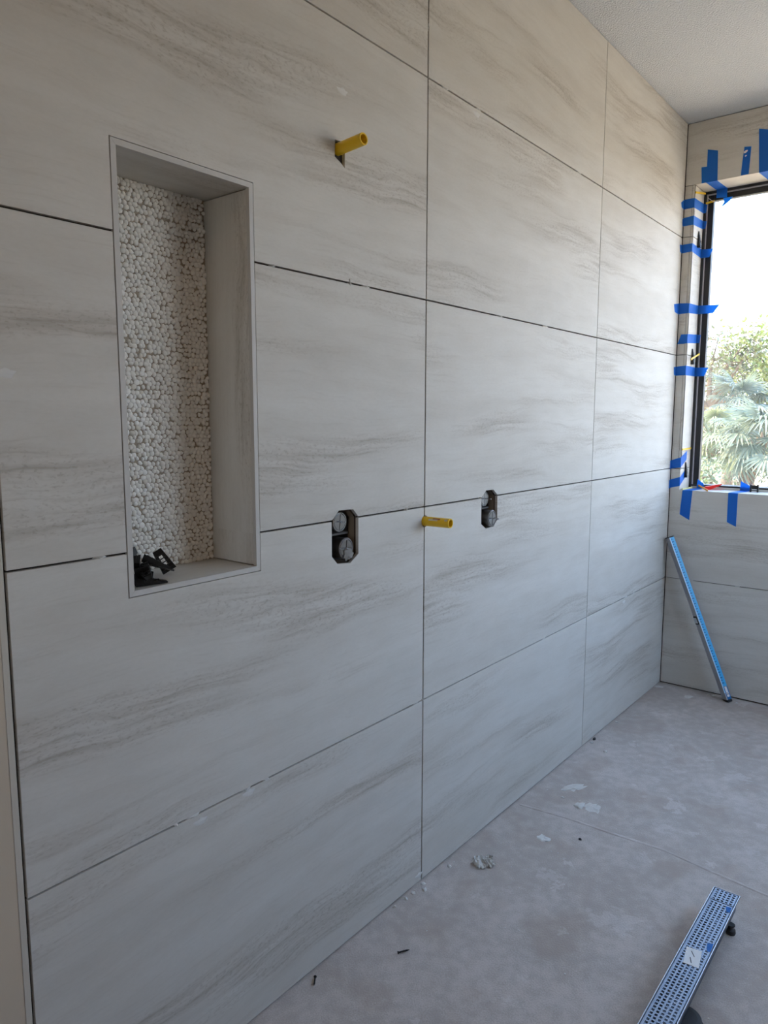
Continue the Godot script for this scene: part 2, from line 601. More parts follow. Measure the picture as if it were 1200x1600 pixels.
# ------------------------------------------------------------------ room shell
func build_shell() -> void:
	var f := structure("floor", "bare grey cement floor with pale thinset splashes", "floor")
	var st := new_st()
	var n := Vector3.UP
	var q := [Vector3(-0.012, 0, -0.012), Vector3(ROOM_X, 0, -0.012), Vector3(ROOM_X, 0, ROOM_Z), Vector3(-0.012, 0, ROOM_Z)]
	var uv := []
	for p in q:
		uv.append(Vector2(p.x / FLOOR_U, p.z / FLOOR_V))
	tri(st, q[0], q[1], q[2], n, uv[0], uv[1], uv[2])
	tri(st, q[0], q[2], q[3], n, uv[0], uv[2], uv[3])
	part("slab_surface", st.commit(), M.floor, f)
	part("slab", box_mesh(Vector3(-0.30, -0.25, -0.30), Vector3(ROOM_X + 0.2, -0.002, ROOM_Z + 0.2)), M.masonry, f)
	# trowelled seam that crosses the slab
	st = new_st()
	var seam := [Vector3(0.02, 0.0, 1.70), Vector3(0.2, 0.0, 1.675), Vector3(0.36, 0.0, 1.67), Vector3(0.56, 0.0, 1.655), Vector3(0.72, 0.0, 1.68), Vector3(0.9, 0.0, 1.70), Vector3(1.3, 0.0, 1.69)]
	for i in seam.size() - 1:
		var a: Vector3 = seam[i]
		var b: Vector3 = seam[i + 1]
		var up := Vector3(0, 0.0014 + 0.0005 * sin(i * 2.1), 0)
		quad(st, a + Vector3(0, 0.0002, -0.012), b + Vector3(0, 0.0002, -0.012), b + up, a + up, Vector3(0, 0.98, -0.2))
		quad(st, a + up, b + up, b + Vector3(0, 0.0002, 0.005), a + Vector3(0, 0.0002, 0.005), Vector3(0, 0.9, 0.4))
	part("seam_ridge", st.commit(), M.floor, f)

	var c := structure("ceiling", "white ceiling with orange-peel texture", "ceiling")
	part("ceiling_board", box_mesh(Vector3(-0.30, CEIL, -0.30), Vector3(ROOM_X + 0.2, CEIL + 0.2, ROOM_Z + 0.2)), M.ceiling, c)

	var wr := structure("wall_right", "plain plastered wall opposite the tiled shower wall", "wall")
	var side := Rect2(0.30, WY0, 1.65, WY1 - WY0)
	part("plaster_board", grid_wall([-0.25, side.position.x, side.end.x, ROOM_Z + 0.15], [-0.1, side.position.y, side.end.y, CEIL + 0.1], [side], func(s, z0, y0, z1, y1): add_box(s, Vector3(ROOM_X, y0, z0), Vector3(ROOM_X + 0.15, y1, z1))), M.plaster, wr)
	# a companion of the shower window, round the corner: the cool light on the lower tiles, the floor and under the sill comes from here
	var w2 := structure("window_2", "black framed side window in the plain wall facing the tiles", "window")
	var x3 := ROOM_X + 0.07
	for b in [[0.30, WY0, 0.34, WY1], [1.91, WY0, 1.95, WY1], [0.34, WY0, 1.91, WY0 + 0.04], [0.34, WY1 - 0.04, 1.91, WY1]]:
		part("frame_bar", box_mesh(Vector3(x3, b[1], b[0]), Vector3(x3 + 0.06, b[3], b[2]), 0.002), M.frame, w2)
	part("pane", box_mesh(Vector3(x3 + 0.03, WY0 + 0.04, 0.34), Vector3(x3 + 0.036, WY1 - 0.04, 1.91)), M.glass, w2)

	# wall behind the camera with a window: the neutral light on the niche side that faces away from the shower window
	var wf := structure("wall_front", "plain beige wall with a window facing the window wall", "wall")
	var hole := Rect2(0.9, 1.0, 0.85, 1.25)
	part("plaster_board", grid_wall([-0.25, hole.position.x, hole.end.x, ROOM_X + 0.15], [-0.1, hole.position.y, hole.end.y, CEIL + 0.1], [hole], func(s, x0, y0, x1, y1): add_box(s, Vector3(x0, y0, ROOM_Z), Vector3(x1, y1, ROOM_Z + 0.15))), M.plaster, wf)
	var w3 := structure("window_3", "window in the beige wall facing the shower window", "window")
	for b in [[0.9, 1.0, 0.94, 2.25], [1.71, 1.0, 1.75, 2.25], [0.94, 1.0, 1.71, 1.04], [0.94, 2.21, 1.71, 2.25]]:
		part("frame_bar", box_mesh(Vector3(b[0], b[1], ROOM_Z + 0.08), Vector3(b[2], b[3], ROOM_Z + 0.13), 0.003), M.frame, w3)
	part("pane", box_mesh(Vector3(0.94, 1.04, ROOM_Z + 0.10), Vector3(1.71, 2.21, ROOM_Z + 0.106)), M.glass, w3)
	# warm panel lamp on the ceiling at the entrance end: it warms the near end of the wall and floor a little
	var lp := thing("ceiling_light", "square warm panel lamp on the ceiling at the entrance end", "ceiling light", Vector3(1.3, CEIL, 5.0))
	var ls := new_st()
	for b in [[-0.32, -0.32, 0.32, -0.29], [-0.32, 0.29, 0.32, 0.32], [-0.32, -0.29, -0.29, 0.29], [0.29, -0.29, 0.32, 0.29]]:
		add_box(ls, Vector3(b[0], -0.030, b[1]), Vector3(b[2], -0.0005, b[3]), 0.002)
	part("lamp_frame", ls.commit(), M.paper, lp)
	part("lamp_diffuser", box_mesh(Vector3(-0.29, -0.022, -0.29), Vector3(0.29, -0.016, 0.29)), M.lamp, lp)
	var al := AreaLight3D.new()
	al.name = "panel_light"
	al.area_size = Vector2(0.56, 0.56)
	al.light_color = Color(1.0, 0.84, 0.66)
	al.light_energy = 0.07
	al.shadow_enabled = true
	al.position = Vector3(0, -0.034, 0)
	al.rotation = Vector3(-PI / 2, 0, 0)
	lp.add_child(al)

# ------------------------------------------------------------------ tiled walls
const BOX_A := [[2.7325, 1.222], [2.7325, 1.128], [2.711, 1.106], [2.660, 1.101], [2.627, 1.122], [2.627, 1.224], [2.648, 1.245], [2.704, 1.2475]]
const BOX_B := [[1.990, 1.222], [1.989, 1.132], [1.958, 1.113], [1.906, 1.114], [1.882, 1.136], [1.883, 1.224], [1.911, 1.244], [1.959, 1.245]]
const DAB := [[2.25, 2.4419], [2.23, 2.4419], [2.048, 2.4419], [1.82, 2.4419], [1.302, 2.4419], [2.922, 1.8319], [2.656, 1.8319], [2.593, 1.8319], [1.888, 1.8319], [1.549, 1.8319], [0.511, 1.8319], [3.379, 1.2219], [2.411, 1.2219], [3.037, 0.6119], [3.192, 0.6119], [3.234, 0.6119], [2.976, 0.6119], [2.357, 0.6119], [0.761, 0.6119], [0.595, 0.6119], [0.489, 0.6119], [0.398, 0.6119], [1.488, 0.6119]]

func to_poly(a: Array) -> PackedVector2Array:
	var p := PackedVector2Array()
	for k in a:
		p.append(Vector2(k[0], k[1]))
	return p

func cut(list: Array, hole: PackedVector2Array) -> Array:
	var out := []
	for p in list:
		for r in Geometry2D.clip_polygons(p, hole):
			out.append(r)
	return out

func build_wall_left() -> void:
	var w := structure("wall_left", "tall shower wall of large travertine-look tiles with open joints", "wall")
	var gap := 0.0022
	var holes := [rect(NZ0 - 0.0018, NY0 - 0.0018, NZ1 + 0.0018, NY1 + 0.0018), to_poly(BOX_A), to_poly(BOX_B)]
	# hole hacked for the upper stub pipe
	var pipe_hole := PackedVector2Array([Vector2(2.7095, 2.166), Vector2(2.7115, 2.126), Vector2(2.690, 2.117), Vector2(2.6745, 2.108), Vector2(2.6735, 2.166), Vector2(2.6900, 2.168)])
	# notch at the joint for the lower stub pipe
	var notch := PackedVector2Array()
	for k in 16:
		var t := TAU * k / 16.0
		notch.append(Vector2(2.3165 + cos(t) * 0.0185, 1.1775 + sin(t) * 0.0180))
	holes.append(notch)
	for r in 5:
		for c in 3:
			var z0: float = COL[c] + (0.0 if c == 0 else (0.0028 if c == 2 else 0.002))
			var z1: float = COL[c + 1] - (0.0028 if c == 1 else 0.002)
			var y0: float = ROW[r] + (0.0 if r == 0 else gap)
			var y1: float = ROW[r + 1] - (0.0 if r == 4 else gap)
			var list: Array = [rect(z0, y0, z1, y1)]
			for h in holes:
				list = cut(list, h)
			# each slab has its own stretch of the print
			var k := (r * 3 + c) % 6
			var flip := -1.0 if (r / 2 + c) % 2 == 1 else 1.0
			if r == 3 and c == 2:
				# the slab round the pipe: two halves of one face, joined without an edge between them
				var st := new_st()
				for half in [rect(z0 - 1.0, y0 - 1.0, 2.690, y1 + 1.0), rect(2.690, y0 - 1.0, z1 + 1.0, y1 + 1.0)]:
					for p in list:
						for q in Geometry2D.intersect_polygons(p, half):
							for piece in cut([q], pipe_hole):
								st.append_from(slab_mesh(piece, Vector3.ZERO, Vector3(0, 0, 1), Vector3.UP, Vector3.RIGHT, 0.0095, 0.0, Vector2(z0, y0), Vector2(flip / 1.25, 1.0 / 0.615), 2.690), 0, Transform3D.IDENTITY)
				part("tile", st.commit(), M["tile%d" % k], w)
				continue
			for p in list:
				if absf(poly_area(p)) < 0.0005:
					continue
				part("tile", slab_mesh(p, Vector3.ZERO, Vector3(0, 0, 1), Vector3.UP, Vector3.RIGHT, 0.0095, 0.0006, Vector2(z0, y0), Vector2(flip / 1.25, (-1.0 if r % 2 == 0 else 1.0) / 0.615)), M["tile%d" % k], w)
	# board behind the tiles, open at the niche and at the two valve boxes
	var hz := [Rect2(NZ0 + 0.004, NY0 + 0.004, NZ1 - NZ0 - 0.008, NY1 - NY0 - 0.008), Rect2(2.622, 1.098, 0.115, 0.154), Rect2(1.877, 1.108, 0.118, 0.142)]
	var us := [-0.25, 1.877, 1.995, 2.622, 2.737, NZ0 + 0.004, NZ1 - 0.004, 3.562]
	var vs := [-0.1, 1.098, 1.108, NY0 + 0.004, 1.25, 1.252, NY1 - 0.004, CEIL + 0.1]
	part("backer_board", grid_wall(us, vs, hz, func(s, a, b, c, d): add_box(s, Vector3(-0.022, b, a), Vector3(-0.0097, d, c))), M.backing, w)
	part("stud_wall", grid_wall(us, vs, hz, func(s, a, b, c, d): add_box(s, Vector3(-0.20, b, a), Vector3(-0.0225, d, c))), M.board, w)
	part("sheathing", box_mesh(Vector3(-0.25, -0.1, -0.25), Vector3(-0.201, CEIL + 0.1, 3.57)), M.masonry, w)
	part("painted_drywall", box_mesh(Vector3(-0.25, -0.1, 3.5708), Vector3(0.0005, CEIL + 0.1, ROOM_Z + 0.15)), M.paint, w)
	# thinset squeezed out of the joints
	var variants := []
	for k in 5:
		variants.append(blob_mesh(0.0042, 0.008, 0.009 + 0.003 * k, 60 + k, 0.45, 9, 4))
	for i in DAB.size():
		var d: Array = DAB[i]
		var b := Basis(Vector3(0, 0, 1), -PI / 2) * Basis(Vector3(0, 1, 0), i * 0.4 - 0.5 if i % 3 == 0 else 0.0)
		part("thinset_dab", variants[i % 5], M.thinset, w, Transform3D(b, Vector3(-0.0062, d[1], d[0])))
	part("thinset_dab", variants[1], M.thinset, w, Transform3D(Basis(Vector3(1, 0, 0), PI / 2) * Basis(Vector3(0, 0, 1), -PI / 2), Vector3(-0.0062, 2.574, 2.3199)))
	# smears of thinset left on the faces
	var smear := blob_mesh(0.008, 0.0012, 0.016, 71, 0.5, 10, 3)
	for d in [[3.17, 0.592], [3.03, 0.601], [2.682, 2.287], [3.535, 1.561], [2.06, 2.425], [0.62, 0.592], [2.335, 0.028]]:
		part("thinset_smear", smear, M.grout, w, Transform3D(Basis(Vector3(0, 0, 1), -PI / 2), Vector3(0.0001, d[1], d[0])))
	# edge profile where the tiles end
	var t := structure("trim_1", "slim pale edge profile where the tiles meet beige paint", "trim")
	part("profile", box_mesh(Vector3(-0.02, 0.004, 3.5585), Vector3(0.0012, CEIL - 0.001, 3.5702), 0.0008), M.trim, t)

func poly_area(p: PackedVector2Array) -> float:
	var s := 0.0
	for i in p.size():
		s += p[i].cross(p[(i + 1) % p.size()])
	return s * 0.5

func build_wall_back() -> void:
	var w := structure("wall_back", "tiled window wall with narrow strip beside the window", "wall")
	var win := rect(WX0, WY0, WX1, WY1)
	var g := 0.0018
	var xs := [0.0028, 1.2222, ROOM_X - 0.002]
	var ys := [0.006, 0.6119, 1.2219, 1.8319, 2.4419, 2.7005, 3.0085]
	for r in 6:
		for c in 2:
			var x1: float = xs[c + 1] - g
			var x0: float = xs[c] + (0.0 if c == 0 else g)
			if r >= 2 and r <= 4 and c == 0:
				x1 = WX0 - 0.0135
			var list := cut([rect(x0, ys[r] + g, x1, ys[r + 1] - g)], win)
			var k := (r * 2 + c + 1) % 6
			for p in list:
				if absf(poly_area(p)) < 0.0004:
					continue
				part("tile", slab_mesh(p, Vector3.ZERO, Vector3.RIGHT, Vector3.UP, Vector3(0, 0, 1), 0.0095, 0.0006, Vector2(x0, ys[r]), Vector2(1.0 / 1.25, -1.0 / 0.61)), M["tile%d" % k], w)
		# the narrow sliver that edges the opening
		if r >= 2 and r <= 4:
			part("edge_sliver", slab_mesh(rect(WX0 - 0.0118, ys[r] + g, WX0, ys[r + 1] - g), Vector3.ZERO, Vector3.RIGHT, Vector3.UP, Vector3(0, 0, 1), 0.0095, 0.0006, Vector2(0.2 * r, 0.1), Vector2(1.0 / 1.22, -1.0 / 0.61)), M["tile%d" % (r % 4)], w)
	var hole := Rect2(WX0 - 0.008, WY0 - 0.008, WX1 - WX0 + 0.016, WY1 - WY0 + 0.016)
	var us := [-0.0225, hole.position.x, hole.end.x, ROOM_X]
	var vs := [-0.1, hole.position.y, hole.end.y, CEIL + 0.1]
	part("backer_board", grid_wall(us, vs, [hole], func(s, a, b, c, d): add_box(s, Vector3(a, b, -0.022), Vector3(c, d, -0.0097))), M.backing, w)
	part("block_wall", grid_wall([-0.201, hole.position.x, hole.end.x, ROOM_X], vs, [hole], func(s, a, b, c, d): add_box(s, Vector3(a, b, -0.25), Vector3(c, d, -0.0225))), M.masonry, w)
	# tiles that line the opening, jointed in line with the wall
	var lo := [WY0 + 0.002, 1.2219, 1.8319, 2.4419, WY1]
	for k in 4:
		for side in 2:
			var x: float = WX0 if side == 0 else WX1
			var nx := Vector3.RIGHT if side == 0 else Vector3.LEFT
			part("reveal_tile", slab_mesh(rect(-REVEAL - 0.02, lo[k] + g, -0.0002, lo[k + 1] - g), Vector3(x, 0, 0), Vector3(0, 0, 1), Vector3.UP, nx, 0.0085, 0.0004, Vector2(0.1 * k, 0.1), Vector2(1.0 / 1.22, -1.0 / 0.61)), M["tile%d" % ((k + 2) % 4)], w)
	part("head_tile", slab_mesh(rect(WX0, -REVEAL - 0.02, WX1, -0.0002), Vector3(0, WY1, 0), Vector3.RIGHT, Vector3(0, 0, 1), Vector3.DOWN, 0.0085, 0.0004, Vector2.ZERO, Vector2(1.0 / 1.22, 1.0 / 0.61)), M.tile1, w)
	part("sill_tile", slab_mesh(rect(WX0, -REVEAL - 0.02, WX1, -0.0002), Vector3(0, WY0 + 0.0005, 0), Vector3.RIGHT, Vector3(0, 0, 1), Vector3.UP, 0.0085, 0.0008, Vector2.ZERO, Vector2(1.0 / 1.22, 1.0 / 0.61)), M.tile2, w)
	part("sill_upstand", box_mesh(Vector3(WX0 + 0.0135, WY0 + 0.0006, -REVEAL - 0.05), Vector3(WX1 - 0.0135, WY0 + 0.0122, -REVEAL + 0.0015), 0.0008), M.thinset, w)
	var smear := blob_mesh(0.006, 0.0012, 0.013, 73, 0.5, 9, 3)
	for d in [[0.12, 0.612], [0.14, 0.6125], [0.375, 0.612], [0.225, 0.70], [0.27, 0.118], [0.26, 0.125], [0.31, 0.27]]:
		part("thinset_dab", smear, M.thinset, w, Transform3D(Basis(Vector3(0, 1, 0), PI / 2) * Basis(Vector3(0, 0, 1), -PI / 2), Vector3(d[0], d[1], 0.0001)))

func build_window() -> void:
	var w := structure("window_1", "black framed shower window looking out on palms", "window")
	var z := -REVEAL
	# outer frame, inner sash and light glazing bead, each bar its own piece
	var o := 0.013
	var bars := [[WX0, WY0, WX0 + o, WY1], [WX1 - o, WY0, WX1, WY1], [WX0 + o, WY1 - o, WX1 - o, WY1], [WX0 + o, WY0 + 0.0125, WX1 - o, WY0 + 0.022]]
	for b in bars:
		part("frame_bar", box_mesh(Vector3(b[0], b[1], z - 0.075), Vector3(b[2], b[3], z), 0.0015), M.frame, w)
	var s0 := o + 0.006
	var s1 := o + 0.035
	for b in [[WX0 + s0, WY0 + 0.022, WX0 + s1, WY1 - s0], [WX1 - s1, WY0 + 0.022, WX1 - s0, WY1 - s0], [WX0 + s1, WY1 - s1, WX1 - s1, WY1 - s0]]:
		part("sash_bar", box_mesh(Vector3(b[0], b[1], z - 0.046), Vector3(b[2], b[3], z - 0.012), 0.0015), M.frame, w)
	for b in [[WX0 + o, WY0 + 0.022, WX0 + s0, WY1 - o], [WX1 - s0, WY0 + 0.022, WX1 - o, WY1 - o], [WX0 + s0, WY1 - s0, WX1 - s0, WY1 - o]]:
		part("glazing_bead", box_mesh(Vector3(b[0], b[1], z - 0.046), Vector3(b[2], b[3], z - 0.006), 0.001), M.bead, w)
	part("pane", box_mesh(Vector3(WX0 + s1 - 0.004, WY0 + 0.020, z - 0.042), Vector3(WX1 - s1 + 0.004, WY1 - s1 + 0.004, z - 0.036)), M.glass, w)

# ------------------------------------------------------------------ niche
func build_niche() -> void:
	var n := structure("wall_niche", "tall recessed wall niche lined with tile and white pebbles", "niche")
	n.position = Vector3(0, NY0, NZ0)
	var o := -Vector3(0, NY0, NZ0)
	var e := 0.0115
	var d := 0.160
	# mitred edge strips flush with the wall
	var out := [Vector2(NZ0, NY0), Vector2(NZ1, NY0), Vector2(NZ1, NY1), Vector2(NZ0, NY1)]
	var inn := [Vector2(NZ0 + e, NY0 + e), Vector2(NZ1 - e, NY0 + e), Vector2(NZ1 - e, NY1 - e), Vector2(NZ0 + e, NY1 - e)]
	for k in 4:
		var j := (k + 1) % 4
		var p := PackedVector2Array([out[k], out[j], inn[j], inn[k]])
		part("edge_strip", slab_mesh(p, o + Vector3(0.0008, 0, 0), Vector3(0, 0, 1), Vector3.UP, Vector3.RIGHT, 0.010, 0.0003), M.edge, n)
	# lining tiles
	var us := Vector2(1.0 / 1.22, -1.0 / 0.61)
	var y0 := NY0 + e
	var y1 := NY1 - e
	var z0 := NZ0 + e
	var z1 := NZ1 - e
	part("side_panel", slab_mesh(rect(y0 + 0.0022, -d, y1 - 0.0022, -0.0095), o + Vector3(0, 0, z0), Vector3.UP, Vector3.RIGHT, Vector3(0, 0, 1), 0.009, 0.0004, Vector2.ZERO, us), M.tile3, n)
	part("side_panel", slab_mesh(rect(y0 + 0.0022, -d, y1 - 0.0022, -0.0095), o + Vector3(0, 0, z1), Vector3.UP, Vector3.RIGHT, Vector3(0, 0, -1), 0.009, 0.0004, Vector2(0.3, 0.1), us), M.tile3, n)
	part("head_panel", slab_mesh(rect(z0 - 0.006, -d, z1 + 0.006, -0.0095), o + Vector3(0, y1, 0), Vector3(0, 0, 1), Vector3.RIGHT, Vector3.DOWN, 0.009, 0.0004, Vector2.ZERO, us), M.tile0, n)
	part("sill_panel", slab_mesh(rect(z0 - 0.006, -d, z1 + 0.006, -0.0095), o + Vector3(0, y0, 0), Vector3(0, 0, 1), Vector3.RIGHT, Vector3.UP, 0.009, 0.0004, Vector2(0.5, 0.2), us), M.tile2, n)
	var bed := part("pebble_panel", box_mesh(o + Vector3(-d - 0.012, y0 - 0.005, z0 - 0.005), o + Vector3(-d + 0.001, y1 + 0.005, z1 + 0.005)), M.pebble_bed, n)
	bed.set_meta("label", "mosaic of rounded white pebbles")
	# rounded pebbles pressed into the bed
	var shapes := []
	for k in 6:
		shapes.append(pebble_mesh(200 + k))
	var cam := Vector3(1.2757, 1.4823, 4.1022)
	var spots := []
	var pitch := 0.0112
	var rows := int((y1 - y0) / (pitch * 0.88))
	for r in rows + 1:
		var y := y0 + 0.005 + r * pitch * 0.88
		var z := z0 + 0.004 + (pitch * 0.5 if r % 2 == 1 else 0.0)
		while z < z1 - 0.003:
			var s := rng.randf_range(0.78, 1.18)
			var at := Vector3(-d + 0.001, clampf(y + rng.randf_range(-0.0024, 0.0024), y0 + 0.003, y1 - 0.003), z + rng.randf_range(-0.0024, 0.0024))
			var b := Basis(Vector3.RIGHT, rng.randf() * TAU) * Basis.from_scale(Vector3(rng.randf_range(0.7, 1.25), s, s))
			spots.append([at.distance_to(cam) + (10.0 if at.z > 3.225 else 0.0), Transform3D(b, o + at), rng.randi() % 6, rng.randi() % 7])
			z += pitch
	spots.sort_custom(func(p, q): return p[0] < q[0])
	var mats := [M.pebble_a, M.pebble_a, M.pebble_c, M.pebble_c, M.pebble_b, M.pebble_a, M.pebble_c]
	for i in min(300, spots.size()):
		part("pebble", shapes[spots[i][2]], mats[spots[i][3]], bed, spots[i][1])
	var st := new_st()
	for i in range(300, spots.size()):
		st.append_from(shapes[spots[i][2]], 0, spots[i][1])
	var rest := part("pebbles", st.commit(), M.pebble_a, bed)
	rest.set_meta("kind", "stuff")

func pebble_mesh(seed_: int) -> ArrayMesh:
	var r := RandomNumberGenerator.new()
	r.seed = seed_
	var st := new_st()
	var seg := 8
	var ang := []
	for k in seg:
		ang.append(r.randf_range(0.88, 1.12))
	var a := r.randf_range(0.0064, 0.0074)
	var b := a * r.randf_range(0.78, 0.98)
	var rings := []
	for lv in [[1.0, -0.001], [0.97, 0.0018], [0.66, 0.0038]]:
		var ring := []
		for k in seg:
			var t := TAU * k / seg
			ring.append(Vector3(lv[1], cos(t) * a * ang[k] * lv[0], sin(t) * b * ang[k] * lv[0]))
		rings.append(ring)
	var top := Vector3(0.0045, 0, 0)
	st.set_smooth_group(0)
	for i in 2:
		for k in seg:
			var k2 := (k + 1) % seg
			for q in [[rings[i][k], rings[i + 1][k], rings[i + 1][k2]], [rings[i][k], rings[i + 1][k2], rings[i][k2]]]:
				wind(st, q)
	for k in seg:
		wind(st, [rings[2][k], top, rings[2][(k + 1) % seg]])
	st.generate_normals()
	st.index()
	return st.commit()

func wind(st: SurfaceTool, q: Array) -> void:
	var face: Vector3 = (q[0] - q[2]).cross(q[0] - q[1])
	var o: Vector3 = q[0] + q[1] + q[2] + Vector3(0.001, 0, 0)
	var order: Array = q if face.dot(o) >= 0.0 else [q[0], q[2], q[1]]
	for v in order:
		st.set_uv(Vector2(v.y, v.z))
		st.add_vertex(v)

# ------------------------------------------------------------------ pipes and valve boxes
func stub_pipe(label: String, a: Vector3, b: Vector3) -> Node3D:
	var t := thing("stub_pipe", label, "pipe", a)
	var d := (b - a).normalized()
	var st := new_st()
	var l := a.distance_to(b)
	add_lathe(st, Vector3.ZERO, d, [Vector2(0.0145, -0.02), Vector2(0.0145, l - 0.0008), Vector2(0.0139, l), Vector2(0.0112, l), Vector2(0.0106, l - 0.0008), Vector2(0.0106, 0.0), Vector2(0.0, 0.0)], 28)
	part("tube", st.commit(), M.pipe, t)
	return t

func build_plumbing() -> void:
	stub_pipe("yellow stub pipe sticking out above and beside the niche", Vector3(-0.009, 2.149, 2.692), Vector3(0.082, 2.153, 2.697))
	var p := stub_pipe("yellow stub pipe at the tile joint between both valve boxes", Vector3(-0.009, 1.1775, 2.3165), Vector3(0.092, 1.1785, 2.3150))
	# worn lettering and smudges along the pipe
	for s in [[0.030, 0.062, 0.35, 1], [0.044, 0.070, 0.62, 0], [0.086, 0.096, 0.5, 1]]:
		var st := new_st()
		for k in 4:
			var t0: float = s[2] + 0.10 * k
			var pts := []
			for e in [[s[0], t0], [s[1], t0], [s[1], t0 + 0.10], [s[0], t0 + 0.10]]:
				pts.append(Vector3(e[0], sin(e[1]) * 0.01462 + 0.001 * e[0] / 0.1, cos(e[1]) * 0.01462 - 0.0015 * e[0] / 0.1))
			quad(st, pts[0], pts[1], pts[2], pts[3], Vector3(0, sin(t0), cos(t0)))
		part("worn_print", st.commit(), M.print_red if s[3] == 0 else M.print_pale, p)
	valve_box("valve box cut into the tiles nearest to the niche", BOX_A, 2.679, [1.2125, -0.020], [1.1435, 0.002], true)
	valve_box("valve box cut into the tiles nearest to the window wall", BOX_B, 1.936, [1.2135, -0.020], [1.1475, 0.012], false)

func valve_box(label: String, outline: Array, z: float, up: Array, low: Array, muddy: bool) -> void:
	var t := thing("valve_box", label, "valve box", Vector3(-0.1, 1.10, z))
	var o := -Vector3(-0.1, 1.10, z)
	# cavity: tan board rim behind the tile, dark lining further in
	var rim := to_poly(outline)
	var inner := Geometry2D.offset_polygon(rim, -0.004)[0]
	var st := new_st()
	for step in [[rim, -0.0098, rim, -0.012], [inner, -0.012, inner, -0.034]]:
		var a: PackedVector2Array = step[0]
		for i in a.size():
			var j := (i + 1) % a.size()
			var c2 := Vector2(z, 1.175)
			var nn := (c2 - (a[i] + a[j]) * 0.5).normalized()
			quad(st, o + Vector3(step[1], a[i].y, a[i].x), o + Vector3(step[1], a[j].y, a[j].x), o + Vector3(step[3], a[j].y, a[j].x), o + Vector3(step[3], a[i].y, a[i].x), Vector3(0, nn.y, nn.x))
	part("cut_board", st.commit(), M.board, t)
	st = new_st()
	var deep := Geometry2D.offset_polygon(rim, -0.006)[0]
	var idx := Geometry2D.triangulate_polygon(deep)
	for i in deep.size():
		var j := (i + 1) % deep.size()
		quad(st, o + Vector3(-0.034, deep[i].y, deep[i].x), o + Vector3(-0.034, deep[j].y, deep[j].x), o + Vector3(-0.10, deep[j].y, deep[j].x), o + Vector3(-0.10, deep[i].y, deep[i].x), Vector3(0.0, (1.175 - deep[i].y) * 10.0, (z - deep[i].x) * 10.0).normalized())
	for k in range(0, idx.size(), 3):
		tri(st, o + Vector3(-0.10, deep[idx[k]].y, deep[idx[k]].x), o + Vector3(-0.10, deep[idx[k + 1]].y, deep[idx[k + 1]].x), o + Vector3(-0.10, deep[idx[k + 2]].y, deep[idx[k + 2]].x), Vector3.RIGHT)
	part("housing", st.commit(), M.cavity, t)
	st = new_st()
	add_box(st, o + Vector3(-0.090, 1.1755, z - 0.046), o + Vector3(-0.030, 1.1815, z + 0.046), 0.001)
	part("divider", st.commit(), M.cavity, t)
	for q in [[up, 0.0275], [low, 0.0285]]:
		var y: float = q[0][0]
		var x: float = q[0][1]
		var r: float = q[1]
		var at := o + Vector3(x, y, z)
		st = new_st()
		add_lathe(st, at, Vector3.RIGHT, [Vector2(r, -0.075), Vector2(r, -0.0015), Vector2(r - 0.0015, 0.0), Vector2(r - 0.004, 0.0), Vector2(r - 0.005, -0.002), Vector2(0.0, -0.002)], 32)
		var cap := part("cap", st.commit(), M.cap_body if r > 0.028 else M.chrome_cap, t)
		# face plate in four quarters, so that the cross between them is a real groove
		var plate := new_st()
		for k in 4:
			var pts := PackedVector2Array()
			var rr := r - 0.0058
			var g := 0.0017
			var sx := 1.0 if k == 0 or k == 3 else -1.0
			var sy := 1.0 if k < 2 else -1.0
			pts.append(Vector2(g * sx, g * sy))
			for m in 9:
				var ta := asin(g / rr)
				var tt := lerpf(ta, PI / 2 - ta, m / 8.0)
				pts.append(Vector2(cos(tt) * rr * sx, sin(tt) * rr * sy))
			var turned := PackedVector2Array()
			for v in pts:
				turned.append(v.rotated(0.12 if muddy else 0.0))
			plate.append_from(slab_mesh(turned, at, Vector3(0, 0, 1), Vector3.UP, Vector3.RIGHT, 0.003, 0.0003), 0, Transform3D.IDENTITY)
		part("slotted_plate", plate.commit(), M.chrome_cap, cap)
		st = new_st()
		var bolt_l := 0.006 if muddy else 0.026
		add_tube(st, [at, at + Vector3(bolt_l, 0, 0)], [0.0022, 0.0022], 10)
		part("bolt", st.commit(), M.steel, cap)
	if muddy:
		var mud := part("mortar_crust", blob_mesh(0.014, 0.004, 0.019, 91, 0.55, 16, 6), M.mud, t, Transform3D(Basis(Vector3(0, 0, 1), -PI / 2), o + Vector3(0.0025, 1.127, z - 0.006)))
		mud.set_meta("label", "dried grey mortar stuck on the lower cap")

